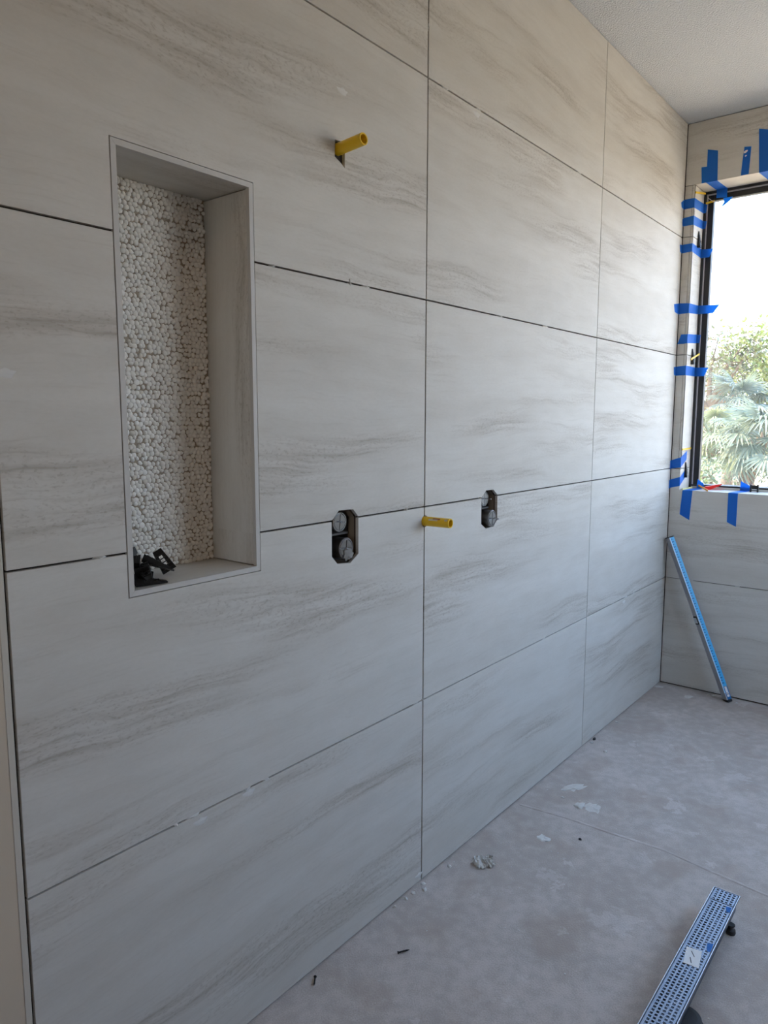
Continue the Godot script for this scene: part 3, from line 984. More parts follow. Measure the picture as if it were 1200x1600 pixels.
# ------------------------------------------------------------------ spirit level
func build_level() -> void:
	# shared edge of the blue narrow face and the metal side, from foot to top
	var foot := Vector3(0.386, 0.006, 0.098)
	var top := Vector3(0.033, 0.853, 0.075)
	var a := (top - foot).normalized()
	var v := Vector3(1.0, 1.1, 4.0).normalized()
	v = (v - a * v.dot(a)).normalized()
	var e := a.cross(v).normalized()
	if e.x > 0.0:
		e = -e
	var th := deg_to_rad(24.0)
	var n1 := (v * cos(th) - e * sin(th)).normalized()
	var n2 := (v * sin(th) + e * cos(th)).normalized()
	var t := thing("spirit_level", "blue and silver spirit level leaning in the tiled corner", "level", foot)
	# axes: x along -n2 (across the blue face), y along the level, z along n1
	var b := Basis(-n2, a, n1)
	var l := foot.distance_to(top)
	var xf := Transform3D(b, Vector3.ZERO)
	var st := new_st()
	add_box(st, Vector3(0.0, 0.012, -0.052), Vector3(0.026, l - 0.006, -0.0005), 0.001, xf)
	part("body", st.commit(), M.level_side, t)
	st = new_st()
	add_box(st, Vector3(0.0045, 0.085, -0.001), Vector3(0.0255, l - 0.006, 0.0015), 0.0005, xf)
	var face := part("ruler_face", st.commit(), M.level_blue, t)
	st = new_st()
	add_box(st, Vector3(-0.0006, 0.05, -0.003), Vector3(0.0042, l - 0.006, 0.0018), 0.0006, xf)
	part("light_edge", st.commit(), M.level_edge, t)
	st = new_st()
	for k in 56:
		var y := 0.10 + k * 0.0145
		if y < l - 0.012:
			var w := 0.011 if k % 2 == 0 else 0.007
			add_box(st, Vector3(0.0052, y, 0.0014), Vector3(0.0052 + w, y + 0.0055, 0.0018), 0.0, xf)
	part("ruler_marks", st.commit(), M.level_tick, face)
	for q in [[0.0, 0.0135], [l - 0.0075, l]]:
		st = new_st()
		add_box(st, Vector3(-0.0006, q[0], -0.0535), Vector3(0.0266, q[1], 0.0018), 0.002, xf)
		part("end_cap", st.commit(), M.black, t)
	st = new_st()
	add_box(st, Vector3(0.005, 0.0138, -0.001), Vector3(0.0258, 0.084, 0.0012), 0.0004, xf)
	part("blue_end", st.commit(), M.level_tick, t)
	st = new_st()
	add_box(st, Vector3(0.0085, 0.028, 0.0012), Vector3(0.0205, 0.082, 0.0018), 0.0, xf)
	var lab := part("sticker", st.commit(), M.paper, t)
	st = new_st()
	add_box(st, Vector3(0.010, 0.040, 0.0018), Vector3(0.019, 0.044, 0.0021), 0.0, xf)
	add_box(st, Vector3(0.010, 0.048, 0.0018), Vector3(0.015, 0.051, 0.0021), 0.0, xf)
	part("print", st.commit(), M.ink, lab)
	# vial housing on the metal side
	st = new_st()
	add_box(st, Vector3(-0.004, 0.425, -0.046), Vector3(0.001, 0.470, -0.010), 0.001, xf)
	var vh := part("vial_housing", st.commit(), M.rubber, t)
	st = new_st()
	add_box(st, Vector3(-0.006, 0.432, -0.044), Vector3(-0.002, 0.463, -0.012), 0.0012, xf)
	part("vial", st.commit(), M.vial, vh)

# ------------------------------------------------------------------ linear drain
func build_drain() -> void:
	var x0 := 0.775
	var x1 := 0.849
	var z0 := 1.878
	var z1 := 2.82
	var yt := 0.080
	var t := thing("linear_drain", "stainless linear shower drain standing on feet on the cement floor", "drain", Vector3(0.812, 0, 2.35))
	var o := -t.position
	# flange lips round the grate, with the narrower trough below them
	var st := new_st()
	for b in [[x0, z0, x0 + 0.0024, z1], [x1 - 0.0024, z0, x1, z1], [x0 + 0.0024, z0, x1 - 0.0024, z0 + 0.0022], [x0 + 0.0024, z1 - 0.0022, x1 - 0.0024, z1]]:
		add_box(st, o + Vector3(b[0], yt - 0.007, b[1]), o + Vector3(b[2], yt, b[3]), 0.0006)
	part("flange", st.commit(), M.steel, t)
	st = new_st()
	add_box(st, o + Vector3(x0 + 0.001, yt - 0.0085, z0 + 0.001), o + Vector3(x0 + 0.012, yt - 0.0062, z1 - 0.001))
	add_box(st, o + Vector3(x1 - 0.012, yt - 0.0085, z0 + 0.001), o + Vector3(x1 - 0.001, yt - 0.0062, z1 - 0.001))
	add_box(st, o + Vector3(x0 + 0.010, yt - 0.050, z0 + 0.003), o + Vector3(x0 + 0.012, yt - 0.007, z1 - 0.003))
	add_box(st, o + Vector3(x1 - 0.012, yt - 0.050, z0 + 0.003), o + Vector3(x1 - 0.010, yt - 0.007, z1 - 0.003))
	add_box(st, o + Vector3(x0 + 0.010, yt - 0.052, z0 + 0.003), o + Vector3(x1 - 0.010, yt - 0.049, z1 - 0.003))
	add_box(st, o + Vector3(x0 + 0.010, yt - 0.050, z0 + 0.001), o + Vector3(x1 - 0.010, yt - 0.007, z0 + 0.003))
	part("trough", st.commit(), M.brushed, t)
	# two grates, the short one at the far end
	var gx0 := x0 + 0.0052
	var gx1 := x1 - 0.0052
	for g in [[z0 + 0.004, z0 + 0.0640], [z0 + 0.0685, z1 - 0.004]]:
		part("grate", grate_mesh(gx0, gx1, g[0], g[1], yt - 0.001, o), M.brushed, t)
	# underside feet and the outlet
	for p in [[x1 - 0.006, 1.950], [x0 + 0.012, 1.955], [x1 - 0.012, 2.70], [x0 + 0.012, 2.70]]:
		st = new_st()
		add_lathe(st, o + Vector3(p[0], 0, p[1]), Vector3.UP, [Vector2(0, 0), Vector2(0.013, 0), Vector2(0.014, 0.003), Vector2(0.013, 0.012), Vector2(0.007, 0.016), Vector2(0.006, 0.022), Vector2(0.011, 0.024), Vector2(0.011, 0.0278), Vector2(0, 0.0278)], 18)
		part("foot", st.commit(), M.rubber, t)
	st = new_st()
	add_lathe(st, o + Vector3(0.838, 0, 2.375), Vector3.UP, [Vector2(0, 0), Vector2(0.040, 0), Vector2(0.044, 0.004), Vector2(0.044, 0.014), Vector2(0.037, 0.016), Vector2(0.037, 0.019), Vector2(0.041, 0.021), Vector2(0.040, 0.026), Vector2(0.030, 0.0278), Vector2(0, 0.0278)], 30)
	part("outlet", st.commit(), M.rubber, t)
	# torn bits of blue protective film on the rim
	for q in [[1.955, 0.022, 0.004], [2.146, 0.030, 0.006]]:
		st = new_st()
		var p := PackedVector2Array([Vector2(gx1 - 0.016, q[0]), Vector2(gx1 - 0.002, q[0] - q[2]), Vector2(gx1, q[0] + q[1]), Vector2(gx1 - 0.008, q[0] + q[1] + 0.004), Vector2(gx1 - 0.013, q[0] + q[1] * 0.6)])
		part("film_scrap", slab_mesh(p, o + Vector3(0, yt - 0.0002, 0), Vector3.RIGHT, Vector3(0, 0, 1), Vector3.UP, 0.0006, 0.0), M.tape, t)
	# paper label with two pen strokes
	var lab := thing("paper_label", "white paper label with two pen strokes on the drain grate", "label", Vector3(0.812, yt - 0.0009, 2.225))
	st = new_st()
	var turn := Transform3D(Basis(Vector3.UP, 0.16), Vector3.ZERO)
	add_box(st, Vector3(-0.019, 0.0, -0.034), Vector3(0.019, 0.0005, 0.034), 0.0, turn)
	part("sheet", st.commit(), M.paper, lab)
	st = new_st()
	for s in [[Vector3(-0.006, 0.0006, -0.022), Vector3(0.004, 0.0006, -0.002)], [Vector3(-0.006, 0.0006, 0.004), Vector3(0.0, 0.0006, 0.026)]]:
		var pa: Vector3 = turn * s[0]
		var pb: Vector3 = turn * s[1]
		var sd := (pb - pa).cross(Vector3.UP).normalized() * 0.0011
		quad(st, pa - sd, pa + sd, pb + sd, pb - sd, Vector3.UP)
	part("pen_stroke", st.commit(), M.ink, lab)

# plate with rows of square holes
func grate_mesh(x0: float, x1: float, z0: float, z1: float, y: float, o: Vector3) -> ArrayMesh:
	var st := new_st()
	var cols := 5
	var pitch := 0.0118
	var hs := 0.0034
	var rows := int((z1 - z0 - 0.001) / pitch)
	var xm := (x0 + x1) * 0.5
	var us := [x0]
	for c in cols:
		var cx := xm + (c - (cols - 1) * 0.5) * 0.0115
		us.append(cx - hs)
		us.append(cx + hs)
	us.append(x1)
	var lead := (z1 - z0 - rows * pitch) * 0.5
	var vs := [z0]
	for r in rows:
		var cz := z0 + lead + (r + 0.5) * pitch
		vs.append(cz - hs)
		vs.append(cz + hs)
	vs.append(z1)
	var th := 0.0015
	for j in vs.size() - 1:
		for i in us.size() - 1:
			var hole := i % 2 == 1 and j % 2 == 1
			var a := o + Vector3(us[i], y, vs[j])
			var b := o + Vector3(us[i + 1], y, vs[j])
			var c := o + Vector3(us[i + 1], y, vs[j + 1])
			var d := o + Vector3(us[i], y, vs[j + 1])
			var t := Vector3(0, th, 0)
			if hole:
				quad(st, a, b, b - t, a - t, Vector3(0, 0, 1))
				quad(st, d, c, c - t, d - t, Vector3(0, 0, -1))
				quad(st, a, d, d - t, a - t, Vector3.RIGHT)
				quad(st, b, c, c - t, b - t, Vector3.LEFT)
			else:
				quad(st, a, b, c, d, Vector3.UP)
				quad(st, a - t, b - t, c - t, d - t, Vector3.DOWN)
	return st.commit()

# ------------------------------------------------------------------ blue tape
func tape(label: String, ea: Array, eb: Array, nn: Array) -> void:
	var st := new_st()
	add_ribbon(st, ea, eb, nn)
	var o := part("tape_strip", st.commit(), M.tape, self)
	tag(o, label, "tape", "strips of blue masking tape round the window")

func build_tapes() -> void:
	var X := Vector3.RIGHT
	var Z := Vector3(0, 0, 1)
	var g := 0.0009
	# down the left jamb: [top and bottom at the corner, top and bottom at the reveal edge, top and bottom at the frame, reach on the tiled wall, extra reach over the frame]
	var list := [
		["torn tape strip bridging the corner at the top of the window jamb", 2.634, 2.585, 2.634, 2.586, 2.640, 2.592, 0.050, 0.019, 0.5],
		["tape strip second from the top of the window jamb", 2.541, 2.499, 2.546, 2.500, 2.552, 2.510, 0.016, 0.021, 0.8],
		["tape strip under the topmost black wedge on the window jamb", 2.405, 2.362, 2.407, 2.365, 2.404, 2.358, 0.036, 0.060, 0.9],
		["tape strip at mid jamb whose slanted end crosses the glass", 2.104, 2.047, 2.100, 2.050, 2.107, 2.061, 0.084, 0.110, 0.75],
		["short tape strip with slanted end above the middle black wedge", 1.940, 1.890, 1.940, 1.893, 1.952, 1.906, 0.004, 0.022, 0.1],
		["tape strip under the middle black wedge with pointed end on the frame", 1.771, 1.723, 1.775, 1.725, 1.774, 1.725, 0.034, 0.070, 0.9],
	]
	for q in list:
		var ea := [Vector3(g, lerpf(q[2], q[1], q[9]), q[7]), Vector3(g, q[1], g), Vector3(WX0 + g, q[3], g), Vector3(WX0 + g, q[5], -REVEAL + g), Vector3(WX0 + q[8], q[5] - 0.004, -REVEAL + g)]
		var eb := [Vector3(g, lerpf(q[2], q[1], q[9] * 0.12), q[7] * 0.8), Vector3(g, q[2], g), Vector3(WX0 + g, q[4], g), Vector3(WX0 + g, q[6], -REVEAL + g), Vector3(WX0 + q[8] * 0.72, q[6], -REVEAL + g)]
		if q[7] < 0.005:
			ea[0] = Vector3(0.020, q[1], g); ea[1] = Vector3(0.030, q[1], g)
			eb[0] = Vector3(0.002, q[2], g); eb[1] = Vector3(0.030, q[2], g)
		tape(q[0], ea, eb, [X, Z, X, Z, Z])
	for q in [["slanting tape strip on the jamb just above the lowest black wedge", 1.266, 1.220, 1.285, 1.229, 1.316, 1.268, 0.014, -0.098], ["slanting tape strip on the jamb just below the lowest black wedge", 1.160, 1.114, 1.177, 1.128, 1.212, 1.168, 0.018, -0.085]]:
		tape(q[0], [Vector3(g, q[1] - 0.004, q[7]), Vector3(g, q[1], g), Vector3(WX0 + g, q[3], g), Vector3(WX0 + g, q[5], q[8])], [Vector3(g, q[2] - 0.004, q[7]), Vector3(g, q[2], g), Vector3(WX0 + g, q[4], g), Vector3(WX0 + g, q[6], q[8])], [X, Z, X, X])
	# below the sill
	var S := Vector3.UP
	var sy := WY0 + 0.0014
	for q in [["tape strip hanging from the sill below the window corner", 0.069, 0.121, 0.060, 0.972, 0.112, 0.944, 0.096, 0.136], ["tape strip hanging from the sill further along from the corner", 0.302, 0.349, 0.303, 0.950, 0.349, 0.929, 0.320, 0.372]]:
		tape(q[0], [Vector3(q[3], q[4], g), Vector3(q[1], WY0 + 0.001, g), Vector3(q[7], sy, -REVEAL + 0.003), Vector3(q[7] + 0.004, WY0 + 0.052, -REVEAL + 0.003)], [Vector3(q[5], q[6], g), Vector3(q[2], WY0 + 0.001, g), Vector3(q[8], sy, -REVEAL + 0.003), Vector3(q[8] - 0.004, WY0 + 0.030, -REVEAL + 0.003)], [Z, S, Z, Z])
	# above the head
	var hy := WY1 - 0.0009
	for q in [["long tape strip above the window corner", 0.105, 0.155, 2.862, 2.846, 0.105, 0.160, 0.115, 0.168], ["wide tape strip running up nearly to the ceiling above the window", 0.341, 0.398, 2.908, 2.888, 0.353, 0.408, 0.366, 0.424]]:
		tape(q[0], [Vector3(q[1], q[3], g), Vector3(q[5], WY1 - 0.001, g), Vector3(q[7], hy, -REVEAL + 0.001), Vector3(q[7], WY1 - 0.040, -REVEAL + g)], [Vector3(q[2], q[4], g), Vector3(q[6], WY1 - 0.001, g), Vector3(q[8], hy, -REVEAL + 0.001), Vector3(q[8], WY1 - 0.046, -REVEAL + g)], [Z, Vector3.DOWN, Z, Z])
	tape("short tape strip tucked beside the long strip above the window corner", [Vector3(0.078, 2.780, g * 0.6), Vector3(0.083, 2.700, g * 0.6)], [Vector3(0.112, 2.778, g * 0.6), Vector3(0.117, 2.700, g * 0.6)], [Z, Z])
	tape("narrow tape strip with torn pale patches above the window", [Vector3(0.279, 2.836, g), Vector3(0.273, 2.765, g), Vector3(0.270, 2.702, g)], [Vector3(0.311, 2.832, g), Vector3(0.309, 2.765, g), Vector3(0.306, 2.702, g)], [Z, Z, Z])
	var st := new_st()
	for q in [[0.286, 2.812, 0.010, 0.006], [0.288, 2.792, 0.005, 0.003]]:
		var p := PackedVector2Array()
		for k in 8:
			var t := TAU * k / 8.0
			p.append(Vector2(q[0] + cos(t) * q[2] * (1.0 + 0.3 * sin(k * 2.7)), q[1] + sin(t) * q[3] + cos(t) * q[2] * 0.4))
		st.append_from(slab_mesh(p, Vector3(0, 0, 0.0016), Vector3.RIGHT, Vector3.UP, Z, 0.0006, 0.0), 0, Transform3D.IDENTITY)
	var sc := part("paper_scrap", st.commit(), M.paper, self)
	tag(sc, "torn pale paper patches stuck on the narrow tape strip", "paper scrap")
	# loose curl of tape hanging in front of the glass below the head
	tape("loose scrap of tape dangling in front of the glass", [Vector3(0.150, 2.653, -REVEAL + 0.0012), Vector3(0.158, 2.628, -REVEAL + 0.012), Vector3(0.146, 2.606, -REVEAL + 0.018)], [Vector3(0.198, 2.652, -REVEAL + 0.0012), Vector3(0.186, 2.632, -REVEAL + 0.012), Vector3(0.158, 2.610, -REVEAL + 0.018)], [Z, Z, Z])

# ------------------------------------------------------------------ spacers, wedges and clips
# tile-levelling wedge: slim ramp with a slotted middle, lying along +y, flat side at x = 0
func wedge_shape(l: float, w0: float, w1: float, h: float) -> ArrayMesh:
	var st := new_st()
	var secs := []
	for k in 9:
		var f := k / 8.0
		var w := lerpf(w1, w0, f) * 0.5
		var hh := h * (1.0 - f * 0.8)
		secs.append([f * l, w, hh])
	for side in [-1.0, 1.0]:
		for k in 8:
			var a: Array = secs[k]
			var b: Array = secs[k + 1]
			# two rails with a slot between them, closed at both ends
			var slot: bool = k >= 2 and k <= 5
			var i0: float = 0.35 if slot else 0.0
			var pts := []
			for s in [a, b]:
				pts.append([Vector3(0, s[0], side * s[1] * i0), Vector3(0, s[0], side * s[1]), Vector3(s[2], s[0], side * s[1]), Vector3(s[2], s[0], side * s[1] * i0)])
			for m in 4:
				var n := (m + 1) % 4
				var nn: Vector3 = [Vector3(-1, 0, 0), Vector3(0, 0, side), Vector3(1, 0.3, 0), Vector3(0, 0, -side)][m]
				quad(st, pts[0][m], pts[0][n], pts[1][n], pts[1][m], nn.normalized())
			quad(st, pts[0][0], pts[0][1], pts[0][2], pts[0][3], Vector3.DOWN)
			quad(st, pts[1][0], pts[1][1], pts[1][2], pts[1][3], Vector3.UP)
	# ridges across the ramp
	for k in 5:
		var y := l * (0.10 + 0.16 * k)
		var f := y / l
		var w := lerpf(w1, w0, f) * 0.5
		var hh := h * (1.0 - f * 0.8)
		add_box(st, Vector3(hh - 0.001, y, -w), Vector3(hh + 0.0012, y + 0.002, w))
	return st.commit()

func build_clips() -> void:
	var wm := wedge_shape(0.084, 0.007, 0.026, 0.016)
	# three wedges pressed into the joints of the jamb
	for q in [[2.400, -0.094, "black levelling wedge at the topmost joint of the window jamb"], [1.786, -0.092, "black levelling wedge behind the yellow stick at the middle jamb joint"], [1.170, -0.080, "black levelling wedge at the lowest joint of the window jamb"]]:
		var t := thing("levelling_wedge", q[2], "wedge", Vector3(WX0 + 0.0018, q[0], q[1]), "black tile levelling wedges")
		part("ramp", wm, M.black, t)
		var st := new_st()
		add_box(st, Vector3(-0.0015, 0.040, -0.050), Vector3(0.001, 0.043, -0.016), 0.0)
		part("clip_tab", st.commit(), M.black, t)
	# heap of wedges on the niche sill
	var heap := [
		[Vector3(-0.040, 0.0, 3.262), Vector3(0.1, 0.5, 0.0), 1.05],
		[Vector3(-0.070, 0.004, 3.235), Vector3(0.3, 1.9, 0.5), 1.0],
		[Vector3(-0.058, 0.020, 3.250), Vector3(-0.35, 2.7, 0.3), 1.0],
		[Vector3(-0.052, 0.034, 3.262), Vector3(0.45, 0.9, -0.3), 1.0],
		[Vector3(-0.085, 0.030, 3.230), Vector3(0.5, 3.6, 0.6), 0.95],
		[Vector3(-0.028, 0.002, 3.292), Vector3(-0.1, 4.4, 0.1), 0.9],
		[Vector3(-0.030, 0.018, 3.270), Vector3(0.2, 5.6, -0.5), 0.95],
		[Vector3(-0.066, 0.052, 3.265), Vector3(0.5, 0.4, 0.2), 0.9],
	]
	for q in heap:
		var t := thing("levelling_wedge", "black levelling wedge in the heap on the niche sill", "wedge", Vector3(q[0].x, NY0 + 0.0122 + q[0].y, q[0].z), "heap of wedges in the niche")
		var lay := Basis(Vector3(0, 1, 0), q[1].y) * Basis(Vector3(1, 0, 0), q[1].x) * Basis(Vector3(0, 0, 1), PI / 2 + q[1].z * 0.3)
		var b := lay * Basis.from_scale(Vector3.ONE * q[2])
		part("ramp", heap_wedge, M.black, t, Transform3D(b, Vector3(0, 0.002, 0)))
	# one upright wedge at the open end of the heap
	var uw := thing("levelling_wedge", "black wedge tipped on its side at the end of the heap", "wedge", Vector3(-0.088, NY0 + 0.0122, 3.168), "heap of wedges in the niche")
	part("ramp", wedge_shape(0.052, 0.020, 0.032, 0.012), M.black, uw, Transform3D(Basis(Vector3(0, 1, 0), -0.4) * Basis(Vector3(1, 0, 0), 0.5), Vector3(0, 0.008, 0)))
	# yellow spacer sticks across the reveal
	var sticks := [
		["yellow spacer stick wedged under the window head corner", Vector3(WX0 + 0.003, 2.662, -0.004), Vector3(WX0 + 0.008, 2.691, -0.160), M.yellow],
		["yellow spacer stick slanting over the middle black wedge", Vector3(WX0 + 0.022, 1.808, -0.012), Vector3(WX0 + 0.022, 1.846, -0.158), M.yellow],
		["yellow spacer stick lying level above the lower tapes", Vector3(WX0 + 0.003, 1.326, -0.004), Vector3(WX0 + 0.003, 1.328, -0.160), M.yellow],
		["pale yellow spacer stick lying on the sill in the corner", Vector3(WX0 + 0.012, WY0 + 0.004, -0.012), Vector3(WX0 + 0.024, WY0 + 0.004, -0.150), M.pale_yellow],
		["short yellow spacer stick stuck on the window frame corner", Vector3(WX0 + 0.014, 2.640, -REVEAL + 0.003), Vector3(WX0 + 0.055, 2.646, -REVEAL + 0.003), M.yellow],
		["orange spacer stick lying on the sill beside the red wedge", Vector3(0.108, WY0 + 0.0175, -0.158), Vector3(0.196, WY0 + 0.004, -0.012), M.orange],
	]
	for q in sticks:
		var t := thing("spacer_stick", q[0], "spacer", q[1], "yellow spacer sticks in the window opening")
		var d: Vector3 = q[2] - q[1]
		var ly := d.normalized()
		var ax := side_axes(ly)
		var st := new_st()
		add_box(st, Vector3(-0.0048, 0, -0.0016), Vector3(0.0048, d.length(), 0.0016), 0.0006, Transform3D(Basis(ax[1], ly, ax[0]), Vector3.ZERO))
		part("bar", st.commit(), q[3], t)
		st = new_st()
		add_box(st, Vector3(-0.0054, -0.002, -0.0022), Vector3(0.0054, 0.006, 0.0022), 0.0006, Transform3D(Basis(ax[1], ly, ax[0]), Vector3.ZERO))
		part("end_stop", st.commit(), q[3], t)
	# thin white string looped on the frame corner
	var sg := new_st()
	var arc := []
	var rad := []
	for k in 9:
		var f := k / 8.0
		arc.append(Vector3(WX0 + 0.020 + 0.062 * f, 2.668 - 0.030 * sin(f * PI * 0.62), -REVEAL + 0.003 + 0.006 * sin(f * PI)))
		rad.append(0.0016)
	add_tube(sg, arc, rad, 6)
	var str_o := part("white_string", sg.commit(), M.paper, self)
	tag(str_o, "thin white string curling over the window frame corner", "string")
	# red wedge on the sill
	var rw := thing("plastic_wedge", "red plastic wedge lying on the window sill", "wedge", Vector3(0.150, WY0 + 0.0010, -0.125))
	var rm := wedge_shape(0.086, 0.012, 0.028, 0.026)
	part("ramp", rm, M.red, rw, Transform3D(Basis(Vector3(0, 1, 0), 0.2) * Basis(Vector3(0, 0, 1), PI / 2) * Basis(Vector3(0, 0, 1), PI), Vector3(0.0, 0.0, 0.0)))
	part("second_ramp", rm, M.red, rw, Transform3D(Basis(Vector3(0, 1, 0), 0.2) * Basis(Vector3(0, 0, 1), -1.35), Vector3(0.002, 0.015, 0.004)))
	# black H-shaped clip standing on the sill
	var hc := thing("spacer_clip", "black H-shaped clip standing on the window sill", "clip", Vector3(0.400, WY0 + 0.001, -0.120))
	var s2 := new_st()
	for lx in [-0.017, 0.017]:
		s2 = new_st()
		add_box(s2, Vector3(lx - 0.004, 0, -0.006), Vector3(lx + 0.004, 0.040, 0.006), 0.0012)
		part("leg", s2.commit(), M.black, hc)
	s2 = new_st()
	add_box(s2, Vector3(-0.014, 0.007, -0.005), Vector3(0.014, 0.0115, 0.005), 0.0008)
	part("lower_bar", s2.commit(), M.black, hc)
	s2 = new_st()
	add_box(s2, Vector3(-0.014, 0.020, -0.005), Vector3(0.014, 0.036, 0.005), 0.0012)
	part("web", s2.commit(), M.black, hc)

var heap_wedge: ArrayMesh = wedge_shape(0.074, 0.012, 0.030, 0.018)

# ------------------------------------------------------------------ bits on the floor
func build_debris() -> void:
	# crumpled flakes of dried thinset
	var f := thing("mortar_flake", "crumpled pale flake of dried mortar beside the tile joint", "mortar flake", Vector3(0.105, 0.0002, 2.112))
	for q in [[0.026, 0.040, 0.009, Vector3(-0.008, 0, 0.008), 0.6, 301], [0.022, 0.030, 0.012, Vector3(0.016, 0, -0.010), 1.1, 302], [0.015, 0.022, 0.008, Vector3(0.004, 0, -0.030), 0.2, 303]]:
		part("flake_piece", crumple_mesh(q[0], q[1], q[2], q[5]), M.thinset, f, Transform3D(Basis(Vector3.UP, q[4]), q[3]))
	for q in [["flat smear of dried mortar with a curled lip on the floor", Vector3(0.128, 0.0002, 1.445), 0.045, 0.003, 0.022, 0.75, 311], ["pale lump of dried mortar in front of the curled smear", Vector3(0.205, 0.0002, 1.562), 0.026, 0.006, 0.017, 0.6, 312], ["rough crust of dried mortar trailing from the pale lump", Vector3(0.252, 0.0002, 1.540), 0.034, 0.0025, 0.026, 0.8, 313], ["small crusty mortar spot with a pit on the floor", Vector3(0.198, 0.0002, 1.851), 0.022, 0.003, 0.018, 0.8, 314], ["thin mortar chip at the foot of the window wall corner", Vector3(0.020, 0.0002, 0.080), 0.024, 0.004, 0.018, 0.6, 315], ["pale mortar splash on the floor near the spirit level", Vector3(0.194, 0.0002, 0.134), 0.026, 0.0025, 0.016, 0.7, 316], ["small bright mortar crumb in the middle of the floor", Vector3(0.103, 0.0002, 1.05), 0.009, 0.006, 0.008, 0.5, 317], ["tiny pale mortar chip in front of the curled smear", Vector3(0.127, 0.0002, 1.543), 0.008, 0.003, 0.006, 0.5, 318]]:
		var o := part("mortar_flake", blob_mesh(q[2], q[3], q[4], q[6], q[5], 14, 4), M.thinset if q[6] != 314 else M.grout, self, Transform3D(Basis(Vector3.UP, q[6] * 0.7), q[1]))
		tag(o, q[0], "mortar flake", "bits of dried mortar on the floor")
	var st := new_st()
	var k := 0
	for q in [[0.018, 2.388], [0.015, 2.424], [0.012, 2.330], [0.034, 2.352], [0.012, 2.476], [0.020, 0.70], [0.016, 1.0], [0.30, 0.03], [0.27, 0.028], [0.42, 0.06], [0.03, 2.20]]:
		st.append_from(blob_mesh(0.008 - 0.0005 * (k % 5), 0.004, 0.006 + 0.0008 * (k % 4), 330 + k, 0.6, 8, 3), 0, Transform3D(Basis(Vector3.UP, k * 1.1), Vector3(q[0], 0.0002, q[1])))
		k += 1
	for i in 90:
		var at := Vector3(rng.randf_range(0.015, 1.1), 0.0002, rng.randf_range(0.02, 2.9))
		st.append_from(blob_mesh(rng.randf_range(0.0012, 0.0035), rng.randf_range(0.0008, 0.002), rng.randf_range(0.001, 0.003), 400 + i, 0.5, 6, 2), 0, Transform3D(Basis(Vector3.UP, i), at))
	var cr := part("mortar_crumbs", st.commit(), M.grout, self)
	tag(cr, "tiny mortar crumbs strewn over the cement floor", "crumbs")
	cr.set_meta("kind", "stuff")
	# dark pebble and a scrap at the wall foot
	var pb := part("stone_chip", blob_mesh(0.006, 0.006, 0.005, 351, 0.4, 10, 4), M.rubber, self, Transform3D(Basis.IDENTITY, Vector3(0.303, 0.0002, 1.776)))
	tag(pb, "small dark stone chip on the floor beyond the drain", "stone chip")
	var pc := part("stone_chip", blob_mesh(0.007, 0.008, 0.012, 352, 0.6, 10, 4), M.rubber, self, Transform3D(Basis.IDENTITY, Vector3(0.012, 0.0002, 0.958)))
	tag(pc, "dark crumb at the foot of the tiles near the thin joint", "stone chip")
	# two black drywall screws
	screw("black screw lying on the open floor", Vector3(0.140, 0.0042, 2.625), Vector3(0.55, 0.02, -0.83), 0.034)
	screw("black screw lying tight against the tiled wall foot", Vector3(0.022, 0.0042, 2.835), Vector3(0.62, 0.0, 0.78), 0.030)

func screw(label: String, at: Vector3, d: Vector3, l: float) -> void:
	var t := thing("screw", label, "screw", at)
	d = d.normalized()
	var st := new_st()
	var pts := []
	var rad := []
	for k in 15:
		pts.append(d * (l * k / 14.0))
		rad.append((0.0019 if k % 2 == 0 else 0.0026) * (1.0 if k < 12 else (15 - k) / 4.0))
	add_tube(st, pts, rad, 8)
	part("thread", st.commit(), M.screw, t)
	st = new_st()
	add_lathe(st, Vector3.ZERO, -d, [Vector2(0.0022, -0.004), Vector2(0.0042, 0.0), Vector2(0.0042, 0.001), Vector2(0.0014, 0.001), Vector2(0.0008, -0.0005), Vector2(0.0, -0.0005)], 12)
	part("head", st.commit(), M.screw, t)

# ------------------------------------------------------------------ garden seen through the window
func fan_leaf(seed_: int, blades: int, r: float, droop: float) -> ArrayMesh:
	var rr := RandomNumberGenerator.new()
	rr.seed = seed_
	var st := new_st()
	for k in blades:
		var t := lerpf(-2.35, 2.35, (k + 0.5) / blades)
		var l := r * (0.72 + 0.28 * cos(t * 0.6)) * rr.randf_range(0.88, 1.05)
		var dir := Vector3(sin(t), 0, cos(t))
		var side := Vector3(cos(t), 0, -sin(t))
		var w := l * 0.055
		var p := []
		for m in 4:
			var f := m / 3.0
			var sag := -droop * l * f * f * rr.randf_range(0.7, 1.3)
			p.append([dir * l * f + Vector3(0, sag, 0), w * [0.25, 1.0, 0.75, 0.05][m]])
		for m in 3:
			var a: Vector3 = p[m][0]
			var b: Vector3 = p[m + 1][0]
			var fold := Vector3(0, w * 0.5, 0)
			for s in [-1.0, 1.0]:
				quad(st, a, a + side * p[m][1] * s + fold * (p[m][1] / w), b + side * p[m + 1][1] * s + fold * (p[m + 1][1] / w), b, (Vector3.UP - side * s * 0.5).normalized())
	return st.commit()

